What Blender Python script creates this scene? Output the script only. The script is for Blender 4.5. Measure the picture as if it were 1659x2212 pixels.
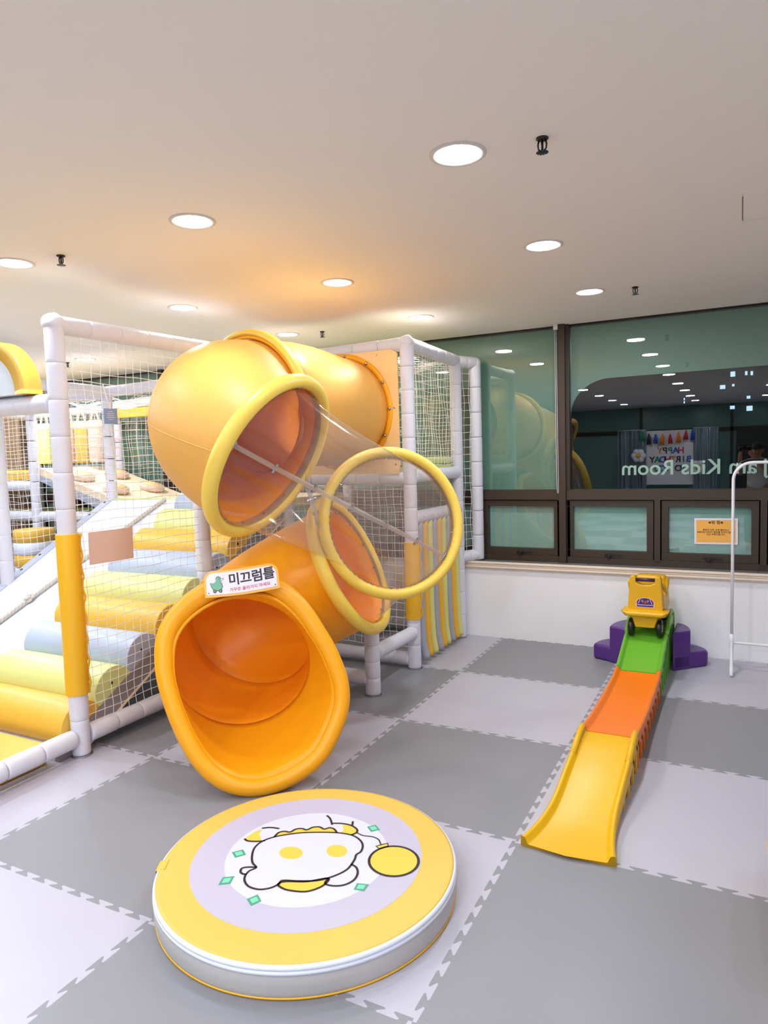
import bpy, bmesh, math, random
from mathutils import Vector, Matrix
random.seed(7)
S = bpy.context.scene
COL = S.collection
PI = math.pi
cos, sin = math.cos, math.sin
for _o in list(bpy.data.objects):
    bpy.data.objects.remove(_o)

# ------------------------------------------------------------------ camera
YAW, PITCH, ROLL = 0.477088670, 0.0796815691, -0.0297309431
CAMP = Vector((2.80234161, -1.63228570, 1.57878567))
cf = Vector((-sin(YAW)*cos(PITCH), cos(YAW)*cos(PITCH), -sin(PITCH)))
r0 = Vector((cos(YAW), sin(YAW), 0)); u0 = r0.cross(cf)
cr = r0*cos(ROLL) + u0*sin(ROLL); cu = -r0*sin(ROLL) + u0*cos(ROLL)
cd = bpy.data.cameras.new('camera'); cam = bpy.data.objects.new('camera', cd); COL.objects.link(cam)
cd.sensor_fit = 'HORIZONTAL'; cd.sensor_width = 36; cd.lens = 1495.1498/1659*36
cd.clip_start = 0.02; cd.clip_end = 200
cam.matrix_world = Matrix(((cr.x, cu.x, -cf.x, CAMP.x), (cr.y, cu.y, -cf.y, CAMP.y), (cr.z, cu.z, -cf.z, CAMP.z), (0, 0, 0, 1)))
S.camera = cam
# ------------------------------------------------------------------ world (night outside) and exposure
W = bpy.data.worlds.new('night'); S.world = W; W.use_nodes = True
W.node_tree.nodes['Background'].inputs[0].default_value = (0.010, 0.014, 0.022, 1)
W.node_tree.nodes['Background'].inputs[1].default_value = 1.0
S.view_settings.view_transform = 'Standard'; S.view_settings.look = 'None'
S.view_settings.gamma = 1.0; S.view_settings.use_curve_mapping = False
S.view_settings.exposure = 0.42
LAMP_W = 11.6             # watts of one downlight
COOL = (0.90, 0.945, 1.0)
BLUEISH = (0.80, 0.89, 1.0)
WARM = (1.0, 0.90, 0.76)
ZC = 2.61

# ------------------------------------------------------------------ materials
def lin(c):
    return tuple(((v/255)/12.92 if v/255 <= 0.04045 else (((v/255)+0.055)/1.055)**2.4) for v in c)
MATS = {}
def mat(name, rgb, rough=0.5, metal=0.0, spec=0.5, bump=None, coat=0.0, mottle=0.0, trans=0.0, sss=0.0):
    if name in MATS: return MATS[name]
    m = bpy.data.materials.new(name); m.use_nodes = True; nt = m.node_tree
    b = nt.nodes['Principled BSDF']; c = (*lin(rgb), 1)
    b.inputs['Base Color'].default_value = c
    b.inputs['Roughness'].default_value = rough; b.inputs['Metallic'].default_value = metal
    b.inputs['Specular IOR Level'].default_value = spec
    b.inputs['Coat Weight'].default_value = coat
    tc = nt.nodes.new('ShaderNodeTexCoord')
    if mottle:
        n = nt.nodes.new('ShaderNodeTexNoise'); n.inputs['Scale'].default_value = 3.0; n.inputs['Detail'].default_value = 5
        mx = nt.nodes.new('ShaderNodeMix'); mx.data_type = 'RGBA'
        mx.inputs[6].default_value = tuple(v*(1-mottle) for v in c[:3])+(1,)
        mx.inputs[7].default_value = tuple(min(1, v*(1+mottle)) for v in c[:3])+(1,)
        nt.links.new(tc.outputs['Object'], n.inputs['Vector']); nt.links.new(n.outputs['Fac'], mx.inputs[0])
        nt.links.new(mx.outputs[2], b.inputs['Base Color'])
    if bump:
        kind, scale, strength, dist = bump
        if kind == 'noise':
            n = nt.nodes.new('ShaderNodeTexNoise'); n.inputs['Scale'].default_value = scale; n.inputs['Detail'].default_value = 4; out = n.outputs['Fac']
        else:
            n = nt.nodes.new('ShaderNodeTexWave'); n.wave_type = 'BANDS'; n.bands_direction = kind; n.inputs['Scale'].default_value = scale; out = n.outputs['Fac']
        bp = nt.nodes.new('ShaderNodeBump'); bp.inputs['Strength'].default_value = strength; bp.inputs['Distance'].default_value = dist
        nt.links.new(tc.outputs['Object'], n.inputs['Vector']); nt.links.new(out, bp.inputs['Height']); nt.links.new(bp.outputs['Normal'], b.inputs['Normal'])
    MATS[name] = m
    return m
def emis(name, rgb, strength):
    m = bpy.data.materials.new(name); m.use_nodes = True; nt = m.node_tree
    for n in list(nt.nodes): nt.nodes.remove(n)
    e = nt.nodes.new('ShaderNodeEmission'); e.inputs[0].default_value = (*rgb, 1); e.inputs[1].default_value = strength
    o = nt.nodes.new('ShaderNodeOutputMaterial'); nt.links.new(e.outputs[0], o.inputs[0]); return m
def sheet(name, tint, ior=1.5, rough=0.0, haze=0.0):
    m = bpy.data.materials.new(name); m.use_nodes = True; nt = m.node_tree
    for n in list(nt.nodes): nt.nodes.remove(n)
    t = nt.nodes.new('ShaderNodeBsdfTransparent'); t.inputs[0].default_value = (*tint, 1)
    g = nt.nodes.new('ShaderNodeBsdfGlossy'); g.inputs['Roughness'].default_value = rough
    f = nt.nodes.new('ShaderNodeFresnel')
    ge = nt.nodes.new('ShaderNodeNewGeometry'); mi_ = nt.nodes.new('ShaderNodeMapRange')
    mi_.inputs[3].default_value = ior; mi_.inputs[4].default_value = 1/ior
    nt.links.new(ge.outputs['Backfacing'], mi_.inputs[0]); nt.links.new(mi_.outputs[0], f.inputs[0])
    mx = nt.nodes.new('ShaderNodeMixShader'); o = nt.nodes.new('ShaderNodeOutputMaterial')
    src = t.outputs[0]
    if haze:
        d = nt.nodes.new('ShaderNodeBsdfTranslucent'); d.inputs[0].default_value = (0.85, 0.85, 0.85, 1)
        d2 = nt.nodes.new('ShaderNodeBsdfDiffuse'); d2.inputs[0].default_value = (0.8, 0.8, 0.8, 1)
        m3 = nt.nodes.new('ShaderNodeMixShader'); m3.inputs[0].default_value = 0.5
        nt.links.new(d.outputs[0], m3.inputs[1]); nt.links.new(d2.outputs[0], m3.inputs[2])
        m2 = nt.nodes.new('ShaderNodeMixShader'); m2.inputs[0].default_value = haze
        nt.links.new(t.outputs[0], m2.inputs[1]); nt.links.new(m3.outputs[0], m2.inputs[2]); src = m2.outputs[0]
    nt.links.new(f.outputs[0], mx.inputs[0]); nt.links.new(src, mx.inputs[1]); nt.links.new(g.outputs[0], mx.inputs[2])
    nt.links.new(mx.outputs[0], o.inputs[0]); return m

M_ceil = mat('ceiling_paint', (250, 246, 238), 0.8, spec=0.2)
M_wall = mat('wall_paint', (246, 245, 249), 0.6, spec=0.3)
M_dark = mat('mat_grey', (137, 137, 143), 0.42, bump=('noise', 260, 0.25, 0.0006), mottle=0.05)
M_light = mat('mat_light', (184, 181, 193), 0.42, bump=('noise', 260, 0.25, 0.0006), mottle=0.02)
M_under = mat('slab', (110, 110, 115), 0.9)
M_frame = mat('bronze_aluminium', (66, 55, 46), 0.45, metal=0.2)
M_granite = mat('granite', (120, 118, 118), 0.35, bump=('noise', 300, 0.1, 0.0005), mottle=0.25)
M_trim = mat('cream_moulding', (244, 226, 208), 0.5)
M_film = mat('green_film', (112, 150, 138), 0.5, spec=0.2)
M_film_lit = mat('green_film_lower_lit', (148, 188, 181), 0.5, spec=0.2)  # same green film; extra brightness of the lower panes put into the colour
M_foam = mat('white_foam_vinyl', (224, 223, 234), 0.45, bump=('Z', 55, 0.35, 0.002))
M_foamp = mat('white_foam_plain', (228, 227, 238), 0.4)
M_ypad = mat('yellow_vinyl_pad', (244, 186, 40), 0.35, spec=0.4)
M_tube = mat('yellow_plastic', (253, 172, 20), 0.36, spec=0.4)
M_tube_bounce = mat('plastic_inside_bounce_light', (255, 160, 22), 0.40, spec=0.4)  # same slide plastic; bounced light inside the tubes is put into the colour
M_tube2 = mat('amber_plastic_top', (230, 172, 84), 0.50, spec=0.4)
M_ring = mat('yellow_ring_pad', (246, 210, 88), 0.42)
M_panel = mat('apricot_panel', (250, 206, 140), 0.5)
M_steel = mat('steel', (190, 190, 195), 0.25, metal=1.0)
M_black = mat('black_plastic', (22, 21, 22), 0.35)
M_white = mat('white_vinyl', (232, 236, 250), 0.35)
M_vy = mat('vinyl_yellow', (234, 186, 72), 0.40)
M_vg = mat('vinyl_lime', (222, 228, 150), 0.38)
M_vb = mat('vinyl_grey_blue', (180, 191, 216), 0.38)
M_rope = mat('rope_fibre', (205, 198, 190), 0.9)
M_net = mat('net_cord', (250, 246, 246), 0.8)
M_greyv = mat('grey_board', (150, 142, 146), 0.5)
M_flange = mat('flange_grey', (172, 178, 198), 0.5)
M_cream = mat('cream_vinyl', (252, 230, 196), 0.45)
M_sand = mat('sand_vinyl', (222, 196, 182), 0.45)
M_peach = mat('peach_vinyl', (250, 205, 150), 0.45)
M_purple = mat('purple_plastic', (84, 44, 128), 0.3)
M_ty = mat('toy_yellow', (228, 176, 12), 0.36)
M_to = mat('toy_orange', (244, 122, 6), 0.36)
M_tg = mat('toy_green', (106, 180, 52), 0.3)
M_wrack = mat('white_powdercoat', (240, 238, 244), 0.35)
M_disc_g = mat('grey_leather', (192, 188, 188), 0.4, mottle=0.04)
M_pink = mat('pink_board', (238, 212, 204), 0.6)
M_blue = mat('blue_card', (136, 166, 214), 0.6)
M_sign_o = mat('sign_border', (252, 186, 84), 0.4)
M_sign_w = mat('sign_white', (238, 232, 246), 0.4)
M_ink = mat('ink_black', (38, 30, 32), 0.5)
M_red = mat('ink_red', (205, 60, 50), 0.5)
M_mint = mat('mint_green', (118, 186, 152), 0.5)
M_lav = mat('print_lavender', (188, 182, 202), 0.48)
M_pw = mat('print_white', (208, 209, 220), 0.48)
M_py = mat('print_yellow', (222, 184, 84), 0.48)
M_pyb = mat('print_bright_yellow', (222, 196, 78), 0.48)
M_gd = mat('print_green', (78, 158, 128), 0.4)
M_gl = mat('print_mint', (120, 212, 178), 0.4)
M_acr = sheet('clear_acrylic', (0.985, 0.965, 0.955), 1.66, 0.07, haze=0.10)
M_strip = sheet('clear_acrylic_strip', (0.84, 0.83, 0.88), 1.9, 0.08, haze=0.32)
M_pane = sheet('window_glass', (0.96, 0.98, 0.97), 1.78, 0.0)

# ------------------------------------------------------------------ object helpers
WM = {}
def tagd(o, label=None, cat=None, group=None, kind=None):
    if label: o['label'] = label
    if cat: o['category'] = cat
    if group: o['group'] = group
    if kind: o['kind'] = kind
    return o
def thing(name, loc, label=None, cat=None, group=None, kind=None):
    o = bpy.data.objects.new(name, None); COL.objects.link(o); o.location = loc; o.empty_display_size = 0.1
    WM[o.name] = Matrix.Translation(Vector(loc)); return tagd(o, label, cat, group, kind)
def put(o, parent=None, mw=None):
    """link o at world matrix mw under parent"""
    if o.name not in COL.objects: COL.objects.link(o)
    mw = mw or Matrix.Identity(4)
    if parent:
        o.parent = parent; o.matrix_parent_inverse = Matrix.Identity(4)
        o.matrix_basis = WM[parent.name].inverted() @ mw
    else: o.matrix_basis = mw
    WM[o.name] = mw
    return o
def meshobj(name, V, F, m, parent=None, smooth=False, mi=None, mw=None, recenter=True):
    V = [Vector(v) for v in V]
    if mw is None and recenter and V:
        c = Vector(((min(v.x for v in V)+max(v.x for v in V))/2, (min(v.y for v in V)+max(v.y for v in V))/2, min(v.z for v in V)))
        V = [v-c for v in V]; mw = Matrix.Translation(c)
    me = bpy.data.meshes.new(name); me.from_pydata([tuple(v) for v in V], [], F)
    ms = m if isinstance(m, (list, tuple)) else [m]
    for q in ms: me.materials.append(q)
    if mi: me.polygons.foreach_set('material_index', mi)
    if smooth: me.polygons.foreach_set('use_smooth', [True]*len(me.polygons))
    me.update()
    o = bpy.data.objects.new(name, me); return put(o, parent, mw)
class G:
    """geometry collector"""
    def __init__(s): s.V = []; s.F = []; s.M = []
    def add(s, V, F, mi=0):
        n = len(s.V); s.V += [Vector(v) for v in V]; s.F += [tuple(i+n for i in f) for f in F]; s.M += [mi]*len(F); return s
    def box(s, a, b, mi=0, bev=0.0, mx=None):
        bm = bmesh.new(); bmesh.ops.create_cube(bm, size=1)
        a = Vector(a); b = Vector(b); d = b-a; c = (a+b)/2
        for v in bm.verts: v.co = Vector((v.co.x*d.x, v.co.y*d.y, v.co.z*d.z)) + c
        if bev: bmesh.ops.bevel(bm, geom=bm.edges[:], offset=bev, segments=3, affect='EDGES', profile=0.6)
        if mx: bmesh.ops.transform(bm, matrix=mx, verts=bm.verts)
        return s.bm(bm, mi)
    def bm(s, bm, mi=0):
        bm.verts.index_update()
        s.add([v.co.copy() for v in bm.verts], [[v.index for v in f.verts] for f in bm.faces], mi); bm.free(); return s
    def tube(s, pts, r, n=10, mi=0, caps=True, closed=False, rs=None):
        pts = [Vector(p) for p in pts]; N = len(pts); V = []; F = []
        up = None
        for i, p in enumerate(pts):
            if closed: t = pts[(i+1) % N]-pts[i-1]
            else: t = pts[min(i+1, N-1)]-pts[max(i-1, 0)]
            t.normalize()
            if up is None:
                up = Vector((0, 0, 1)) if abs(t.z) < 0.9 else Vector((0, 1, 0))
            a = t.cross(up).normalized(); b = a.cross(t).normalized(); up = b
            rr = rs[i] if rs else r
            for k in range(n):
                th = 2*PI*k/n; V.append(p+(a*cos(th)+b*sin(th))*rr)
        m = N if closed else N-1
        for i in range(m):
            j = (i+1) % N
            for k in range(n):
                l = (k+1) % n; F.append((i*n+k, i*n+l, j*n+l, j*n+k))
        if caps and not closed: F.append(tuple(range(n))[::-1]); F.append(tuple((N-1)*n+k for k in range(n)))
        return s.add(V, F, mi)
    def lathe(s, prof, n=32, c=(0, 0, 0), mi=0, ax=None, mx=None):
        """prof: list (r, z)"""
        V = []; F = []
        for r, z in prof:
            for k in range(n):
                th = 2*PI*k/n; V.append(Vector((r*cos(th), r*sin(th), z)))
        for i in range(len(prof)-1):
            for k in range(n):
                l = (k+1) % n; F.append((i*n+k, i*n+l, (i+1)*n+l, (i+1)*n+k))
        if prof[0][0] > 1e-5: F.append(tuple(range(n))[::-1])
        if prof[-1][0] > 1e-5: F.append(tuple((len(prof)-1)*n+k for k in range(n)))
        if ax is not None:
            q = Vector((0, 0, 1)).rotation_difference(Vector(ax).normalized()).to_matrix(); V = [q@v for v in V]
        V = [v+Vector(c) for v in V]
        if mx: V = [mx@v for v in V]
        return s.add(V, F, mi)
    def prism(s, poly, z0, z1, mi=0, mx=None):
        n = len(poly); V = [Vector((x, y, z0)) for x, y in poly]+[Vector((x, y, z1)) for x, y in poly]
        F = [tuple(range(n))[::-1], tuple(n+i for i in range(n))]+[(i, (i+1) % n, n+(i+1) % n, n+i) for i in range(n)]
        if mx: V = [mx@v for v in V]
        return s.add(V, F, mi)
    def obj(s, name, m, parent=None, smooth=False, **k):
        return meshobj(name, s.V, s.F, m, parent, smooth, s.M if isinstance(m, (list, tuple)) else None, **k)
def bev(o, w=0.01, seg=3, ang=0.5):
    md = o.modifiers.new('bevel', 'BEVEL'); md.width = w; md.segments = seg; md.limit_method = 'ANGLE'; md.angle_limit = ang
    return o
def smooth_auto(o):
    for p_ in o.data.polygons: p_.use_smooth = True
    md = o.modifiers.new('wn', 'WEIGHTED_NORMAL'); md.keep_sharp = True; return o
def basis(x, y, z, o):
    x = Vector(x); y = Vector(y); z = Vector(z); o = Vector(o)
    return Matrix(((x.x, y.x, z.x, o.x), (x.y, y.y, z.y, o.y), (x.z, y.z, z.z, o.z), (0, 0, 0, 1)))
def text_mesh(name, body, size, m, parent, mw, depth=0.0006, off=0.0, align='CENTER', spacing=1.0, line=1.0):
    cu_ = bpy.data.curves.new(name, 'FONT'); cu_.body = body; cu_.size = size; cu_.extrude = depth; cu_.offset = off
    cu_.align_x = align; cu_.align_y = 'CENTER'; cu_.space_character = spacing; cu_.space_line = line; cu_.resolution_u = 3
    tmp = bpy.data.objects.new('tmp_text', cu_); COL.objects.link(tmp)
    bpy.context.view_layer.update()
    dg = bpy.context.evaluated_depsgraph_get()
    me = bpy.data.meshes.new_from_object(tmp.evaluated_get(dg)); me.name = name
    bpy.data.objects.remove(tmp)
    me.materials.clear(); me.materials.append(m)
    return put(bpy.data.objects.new(name, me), parent, mw)
def parts_copy(o, parent, mw):
    c = o.copy(); c.parent = None; return put(c, parent, mw)

# ================================================================== ROOM
XL, XR, YF, YB = -6.6, 5.6, -8.6, 4.2
fl = thing('floor', (0, 0, 0), kind='structure')
G().box((XL-0.1, YF-0.1, -0.12), (XR+0.1, YB+0.1, -0.013)).obj('floor_slab', M_under, fl)
# jigsaw play mats
def jig():
    """one interlocking edge from (0,0) to (1,0)"""
    P = [(0, 0)]; n = 10; w = 1.0/n; a = 0.0125; o = 0.012; c = 0.005
    for k in range(n):
        x0 = k*w
        # lower plateau then upper plateau, dovetailed, corners clipped
        l0 = x0-o if k else x0+0.001; l1 = x0+0.5*w+o; u0_ = x0+0.5*w-o; u1 = x0+w+o if k < n-1 else x0+w-0.001
        P += [(l0+(c if k else 0.0), -a if k else -a*0.9), (l1-c, -a), (l1, -a+c), (u0_, a-c), (u0_+c, a), (u1-(c if k < n-1 else 0), a)]
        if k < n-1: P += [(u1, a-c), (x0+w-o, -a+c)]
    P.append((1, 0)); return P
J = jig()
bottom = J[:-1]; right = [(1-y, x) for x, y in J][:-1]; top = [(x, 1+y) for x, y in J][::-1][:-1]; left = [(-y, x) for x, y in J][::-1][:-1]
TP = bottom+right+top+left
def tilemesh(nm, m):
    n = len(TP); V = [(x, y, 0) for x, y in TP]+[(x, y, -0.012) for x, y in TP]
    F = [tuple(range(n))]+[(i, n+i, n+(i+1) % n, (i+1) % n) for i in range(n)]
    me = bpy.data.meshes.new(nm); me.from_pydata(V, [], F); me.materials.append(m); me.update(); return me
TM = [tilemesh('dark_mat', M_dark), tilemesh('light_mat', M_light)]
for i in range(-6, 5):
    for j in range(-8, 4):
        if j < -2 and (i < -1): continue
        o = bpy.data.objects.new('floor_mat', TM[(i+j) % 2]); put(o, fl, Matrix.Translation((i, j, 0)))
# ceiling and walls
ce = G().box((XL, YF, ZC), (XR, YB+0.1, ZC+0.12)).obj('ceiling', M_ceil); ce['kind'] = 'structure'
hatch = thing('trim_1', (3.01, 1.84, ZC), kind='structure')
G().box((2.80, 1.66, ZC-0.004), (3.22, 2.04, ZC+0.002), bev=0.001).obj('access_panel', M_ceil, hatch)
hf = G()
for a, b in (((2.775, 1.625, ZC-0.006), (3.245, 1.655, ZC)), ((2.775, 2.045, ZC-0.006), (3.245, 2.07, ZC)), ((2.775, 1.655, ZC-0.006), (2.795, 2.045, ZC)), ((3.225, 1.655, ZC-0.006), (3.245, 2.045, ZC))): hf.box(a, b)
hf.obj('panel_frame', M_ceil, hatch)
G().box((2.796, 1.70, ZC-0.005), (2.80, 2.03, ZC-0.0035)).obj('panel_gap', M_greyv, hatch)
wb = G().box((XL, 4.0, -0.012), (XR, 4.36, 0.618)).obj('wall_back', M_wall); wb['kind'] = 'structure'
M_wood = mat('wood_veneer', (168, 142, 112), 0.6, bump=('noise', 8, 0.1, 0.002), mottle=0.15)
wl = G().box((XL-0.12, YF, -0.012), (XL, YB+0.1, ZC)).obj('wall_left', M_wood); wl['kind'] = 'structure'
wr = G().box((XR, YF, -0.012), (XR+0.12, YB+0.1, ZC)).obj('wall_right', M_wall); wr['kind'] = 'structure'
wc = G().box((XL, 4.06, 0.0), (-5.25, 4.19, ZC)).obj('wall_corner', M_wood); wc['kind'] = 'structure'
# ledge
lg = thing('trim_2', (1.5, 4.1, 0.62), kind='structure')
x = 0.48
k = 0
while x < XR:
    w_ = 1.22
    G().box((x, 3.992, 0.618), (min(x+w_, XR), 4.19, 0.650), bev=0.002).obj('ledge_slab', M_granite, lg); x += w_+0.003
tr = thing('trim_3', (3.0, 3.98, 0.59), kind='structure')
for (z0, z1, y0) in ((0.642, 0.658, 3.966), (0.624, 0.640, 3.974), (0.606, 0.622, 3.972), (0.596, 0.604, 3.982)):
    G().box((0.50, y0, z0), (XR, 4.0, z1), bev=0.003).obj('moulding_strip', M_trim, tr)
# ---------------- window wall
GY = 4.2
BAYS = [-5.11, -2.91, -0.71, 1.49, 3.69, 5.6]
def frame_bar(name, x0, x1, z0, z1, parent, depth=0.05, step=0.012):
    g = G().box((x0, GY-depth, z0), (x1, GY+0.05, z1), bev=0.0015)
    return g.obj(name, M_frame, parent)
wn = 0
win_objs = []
for bi in range(len(BAYS)-1):
    xa, xb = BAYS[bi], BAYS[bi+1]; wn += 1
    w = thing('window_%d' % wn, ((xa+xb)/2, GY, 0.65), kind='structure'); win_objs.append(w)
    # main mullion at left side
    frame_bar('mullion', xa-0.028, xa+0.028, 0.65, ZC, w, depth=0.075)
    frame_bar('mullion_flange', xa-0.052, xa+0.055, 0.65, ZC, w, depth=0.035)
    frame_bar('transom', xa+0.03, xb-0.03, 1.178, 1.254, w, depth=0.055)
    frame_bar('transom_lip', xa+0.05, xb-0.05, 1.232, 1.262, w, depth=0.03)
    frame_bar('sill_rail', xa+0.03, xb-0.03, 0.65, 0.70, w, depth=0.05)
    frame_bar('head_rail', xa+0.03, xb-0.03, ZC-0.006, ZC, w, depth=0.01)
    G().box((xa+0.04, GY+0.012, 1.24), (xb-0.04, GY+0.018, ZC-0.01)).obj('upper_pane', M_pane, w)
    n3 = 3; st = (xb-xa)/n3
    for q in range(n3):
        a = xa+q*st; b = a+st
        if q: frame_bar('lower_mullion', a-0.022, a+0.022, 0.69, 1.18, w, depth=0.055)
        sa = a+0.03; sb = b-0.03
        sg = G(); z0, z1 = 0.70, 1.172; t = 0.05
        for aa, bb in (((sa, z0), (sb, z0+t+0.012)), ((sa, z1-t), (sb, z1)), ((sa, z0+t+0.012), (sa+t, z1-t)), ((sb-t, z0+t+0.012), (sb, z1-t))):
            sg.box((aa[0], GY-0.035, aa[1]), (bb[0], GY+0.03, bb[1]), bev=0.002)
        sash = sg.obj('sash', M_frame, w)
        G().box((sa+t-0.004, GY+0.001, z0+t), (sb-t+0.004, GY+0.006, z1-t+0.004)).obj('pane', M_pane, sash)
        G().box((sa+t-0.004, GY+0.008, z0+t), (sb-t+0.004, GY+0.010, z1-t+0.004)).obj('frosted_film', M_film_lit, sash)
        hx = (sa+sb)/2
        hg = G().box((hx-0.035, GY-0.05, 0.722), (hx+0.03, GY-0.034, 0.738), bev=0.003)
        hg.box((hx-0.012, GY-0.062, 0.70), (hx+0.010, GY-0.048, 0.732), bev=0.003)
        hg.box((hx+0.0, GY-0.060, 0.724), (hx+0.10, GY-0.050, 0.733), bev=0.003)
        hg.obj('window_handle', M_black, sash)
# film on the upper panes: plain except the bay with the clear rounded opening
def film_poly(pts, w, name='green_window_film'):
    g = G(); mx = basis((1, 0, 0), (0, 0, 1), (0, -1, 0), (0, GY+0.022, 0))
    g.prism(pts, -0.0015, 0.0, mx=mx); return g.obj(name, M_film, w)
for bi in (0, 1, 2, 4):
    xa, xb = BAYS[bi]+0.05, BAYS[bi+1]-0.05
    film_poly([(xa, 1.25), (xb, 1.25), (xb, ZC-0.02), (xa, ZC-0.02)], win_objs[bi])
xa, xb = 1.541, 3.64
arc1 = [(1.86-0.315*sin(t), 1.872+0.285*cos(t)) for t in [i*PI/2/14 for i in range(15)]]
arc2 = [(3.33+0.315*sin(t), 1.88+0.285*cos(t)) for t in [i*PI/2/14 for i in range(15)]]
film_poly([(xa, ZC-0.02), (xa, 1.87)]+arc1[::-1][1:]+arc2+[(xb, 1.87), (xb, ZC-0.02)], win_objs[3])
# mirrored window lettering (read from outside)
M_let = mat('letter_film', (150, 186, 172), 0.5)
for word, xx in (('am Kids Room', 1.944), ('j', 2.945)):
    mw = basis((-1, 0, 0), (0, 0, 1), (0, 1, 0), (xx, GY+0.009, 1.424))
    text_mesh('window_lettering', word, 0.161, M_let, win_objs[3], mw, depth=0.0005, off=0.002, align='RIGHT')
# warning sign on the glass
sg = thing('warning_sign', (2.637, GY, 0.836), 'yellow laminated Korean warning notice taped inside the small lower window', 'sign')
mS = basis((1, 0, 0), (0, 0, 1), (0, -1, 0), (2.637, GY-0.004, 0.936)) @ Matrix.Rotation(0.01, 4, 'Z')
G().prism([(-0.15, -0.1), (0.15, -0.1), (0.15, 0.1), (-0.15, 0.1)], 0, 0.0015, mx=mS).obj('laminate_border', M_sign_w, sg)
G().prism([(-0.136, -0.086), (0.136, -0.086), (0.136, 0.086), (-0.136, 0.086)], 0.0015, 0.002, mx=mS).obj('yellow_sheet', M_sign_o, sg)
text_mesh('lettering', '※위 험※', 0.030, M_ink, sg, mS @ Matrix.Translation((0, 0.066, 0.0024)), depth=0.0003, off=0.0006)
text_mesh('lettering', '창문이 아주 크게 열리오니\n보호자는 아이가 창문을 만지지 않도록\n지도 부탁드립니다.', 0.0165, M_ink, sg, mS @ Matrix.Translation((0, -0.008, 0.0024)), depth=0.0003, off=0.0003, line=1.05)
# blind cord
bc = thing('blind_cord', (1.455, GY-0.09, 1.24), 'white looped blind cord hanging down the brown window mullion', 'cord')
G().tube([(1.444, GY-0.085, 2.58), (1.445, GY-0.085, 2.0), (1.449, GY-0.085, 1.35), (1.453, GY-0.085, 1.245), (1.457, GY-0.085, 1.232), (1.463, GY-0.085, 1.245), (1.462, GY-0.085, 1.35), (1.458, GY-0.085, 2.0), (1.456, GY-0.085, 2.58)], 0.0022, 6).obj('loop', M_foamp, bc, True)
G().box((1.434, GY-0.10, 2.565), (1.468, GY-0.07, 2.61), bev=0.004).obj('cord_clip', M_foamp, bc)
# back glass partition behind the camera
M_darkgl = mat('dark_glass', (118, 158, 150), 0.25)
wf = thing('wall_front', (0, YF, 0), kind='structure')
G().box((XL, YF-0.1, -0.012), (XR, YF, ZC)).obj('partition', M_darkgl, wf)
G().box((XL, YF, 1.95), (XR, YF+0.05, 2.05)).obj('transom', M_frame, wf)
for xx in (-5.2, -3.4, -1.4, 0.55, 2.6, 3.6, 4.6): G().box((xx-0.03, YF, 0), (xx+0.03, YF+0.05, ZC)).obj('mullion', M_frame, wf)
G().box((2.7, YF+0.02, 0.0), (3.5, YF+0.06, 1.95)).obj('door_leaf', mat('door_dark', (60, 62, 60), 0.3, metal=0.3), wf)

# ================================================================== LIGHTS
M_em = emis('downlight_diffuser', (0.93, 0.96, 1.0), 13.0)
M_emw = emis('downlight_diffuser_warm', (1.0, 0.93, 0.80), 12.0)
M_ltrim = mat('light_trim', (228, 222, 216), 0.5)
def downlight(x, y, label, warm=False, group=None, col=None, dim=1.0):
    t = thing('ceiling_light', (x, y, ZC), label, 'light', group)
    G().lathe([(0.080, 0.001), (0.080, -0.004), (0.090, -0.007), (0.098, -0.003), (0.0985, 0.001)], 48, (x, y, ZC)).obj('trim_ring', M_ltrim, t, True)
    G().lathe([(0.0005, 0.0), (0.081, 0.0)], 40, (x, y, ZC-0.003)).obj('diffuser', M_emw if warm else M_em, t)
    ld = bpy.data.lights.new('downlight_lamp', 'AREA'); ld.shape = 'DISK'; ld.size = 0.155; ld.energy = LAMP_W*dim; ld.color = col or (WARM if warm else COOL)
    lo = bpy.data.objects.new('lamp', ld); put(lo, t, Matrix.Translation((x, y, ZC-0.012)))
    return t
LX = [1.921, 0.690, -0.520]; LY = [0.705, 1.945, 3.170]
def sc(x, y): return (x, y)
LL = [
 (1.925, 0.698, 'largest round ceiling downlight, left of the biggest black sprinkler head'),
 (0.702, 0.725, 'round ceiling downlight above the left end of the white padded frame, second largest'),
 (-0.475, 0.718, 'round ceiling downlight cut by the left edge of the photo'),
 (1.911, 1.914, 'round ceiling downlight second in the row running towards the window mullion'),
 (0.678, 1.966, 'round ceiling downlight above the gap behind the top tube'),
 (-0.514, 1.955, 'round ceiling downlight straight above the net, left of the big elbow'),
 (1.914, 3.090, 'round ceiling downlight nearest the window, beside a small sprinkler'),
 (0.665, 3.196, 'warm round ceiling downlight just above the apricot panel frame'),
 (-0.537, 3.188, 'warm round ceiling downlight just above the top of the tube slide'),
 (-2.878, 3.131, 'small round ceiling downlight seen through the net')]
for k, (x, y, lb) in enumerate(LL): downlight(x, y, lb, warm=(k in (7, 8)), col=BLUEISH if k in (2, 5) else None, dim={0: 0.58, 4: 0.48, 5: 0.52, 7: 0.7, 8: 0.5, 1: 0.5, 2: 0.42}.get(k, 1.0))
ORD = ['first', 'second', 'third', 'fourth', 'fifth']
for x, side_ in ((1.90, 'right'), (0.42, 'left')):
    for k, y in enumerate((-0.45, -1.99, -3.5, -5.0, -6.6)): downlight(x, y, '%s ceiling light behind the photographer in the %s-hand row mirrored in the window' % (ORD[k], side_), group='downlights behind the photographer', dim=0.4 if k == 0 else 1.6)
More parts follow.
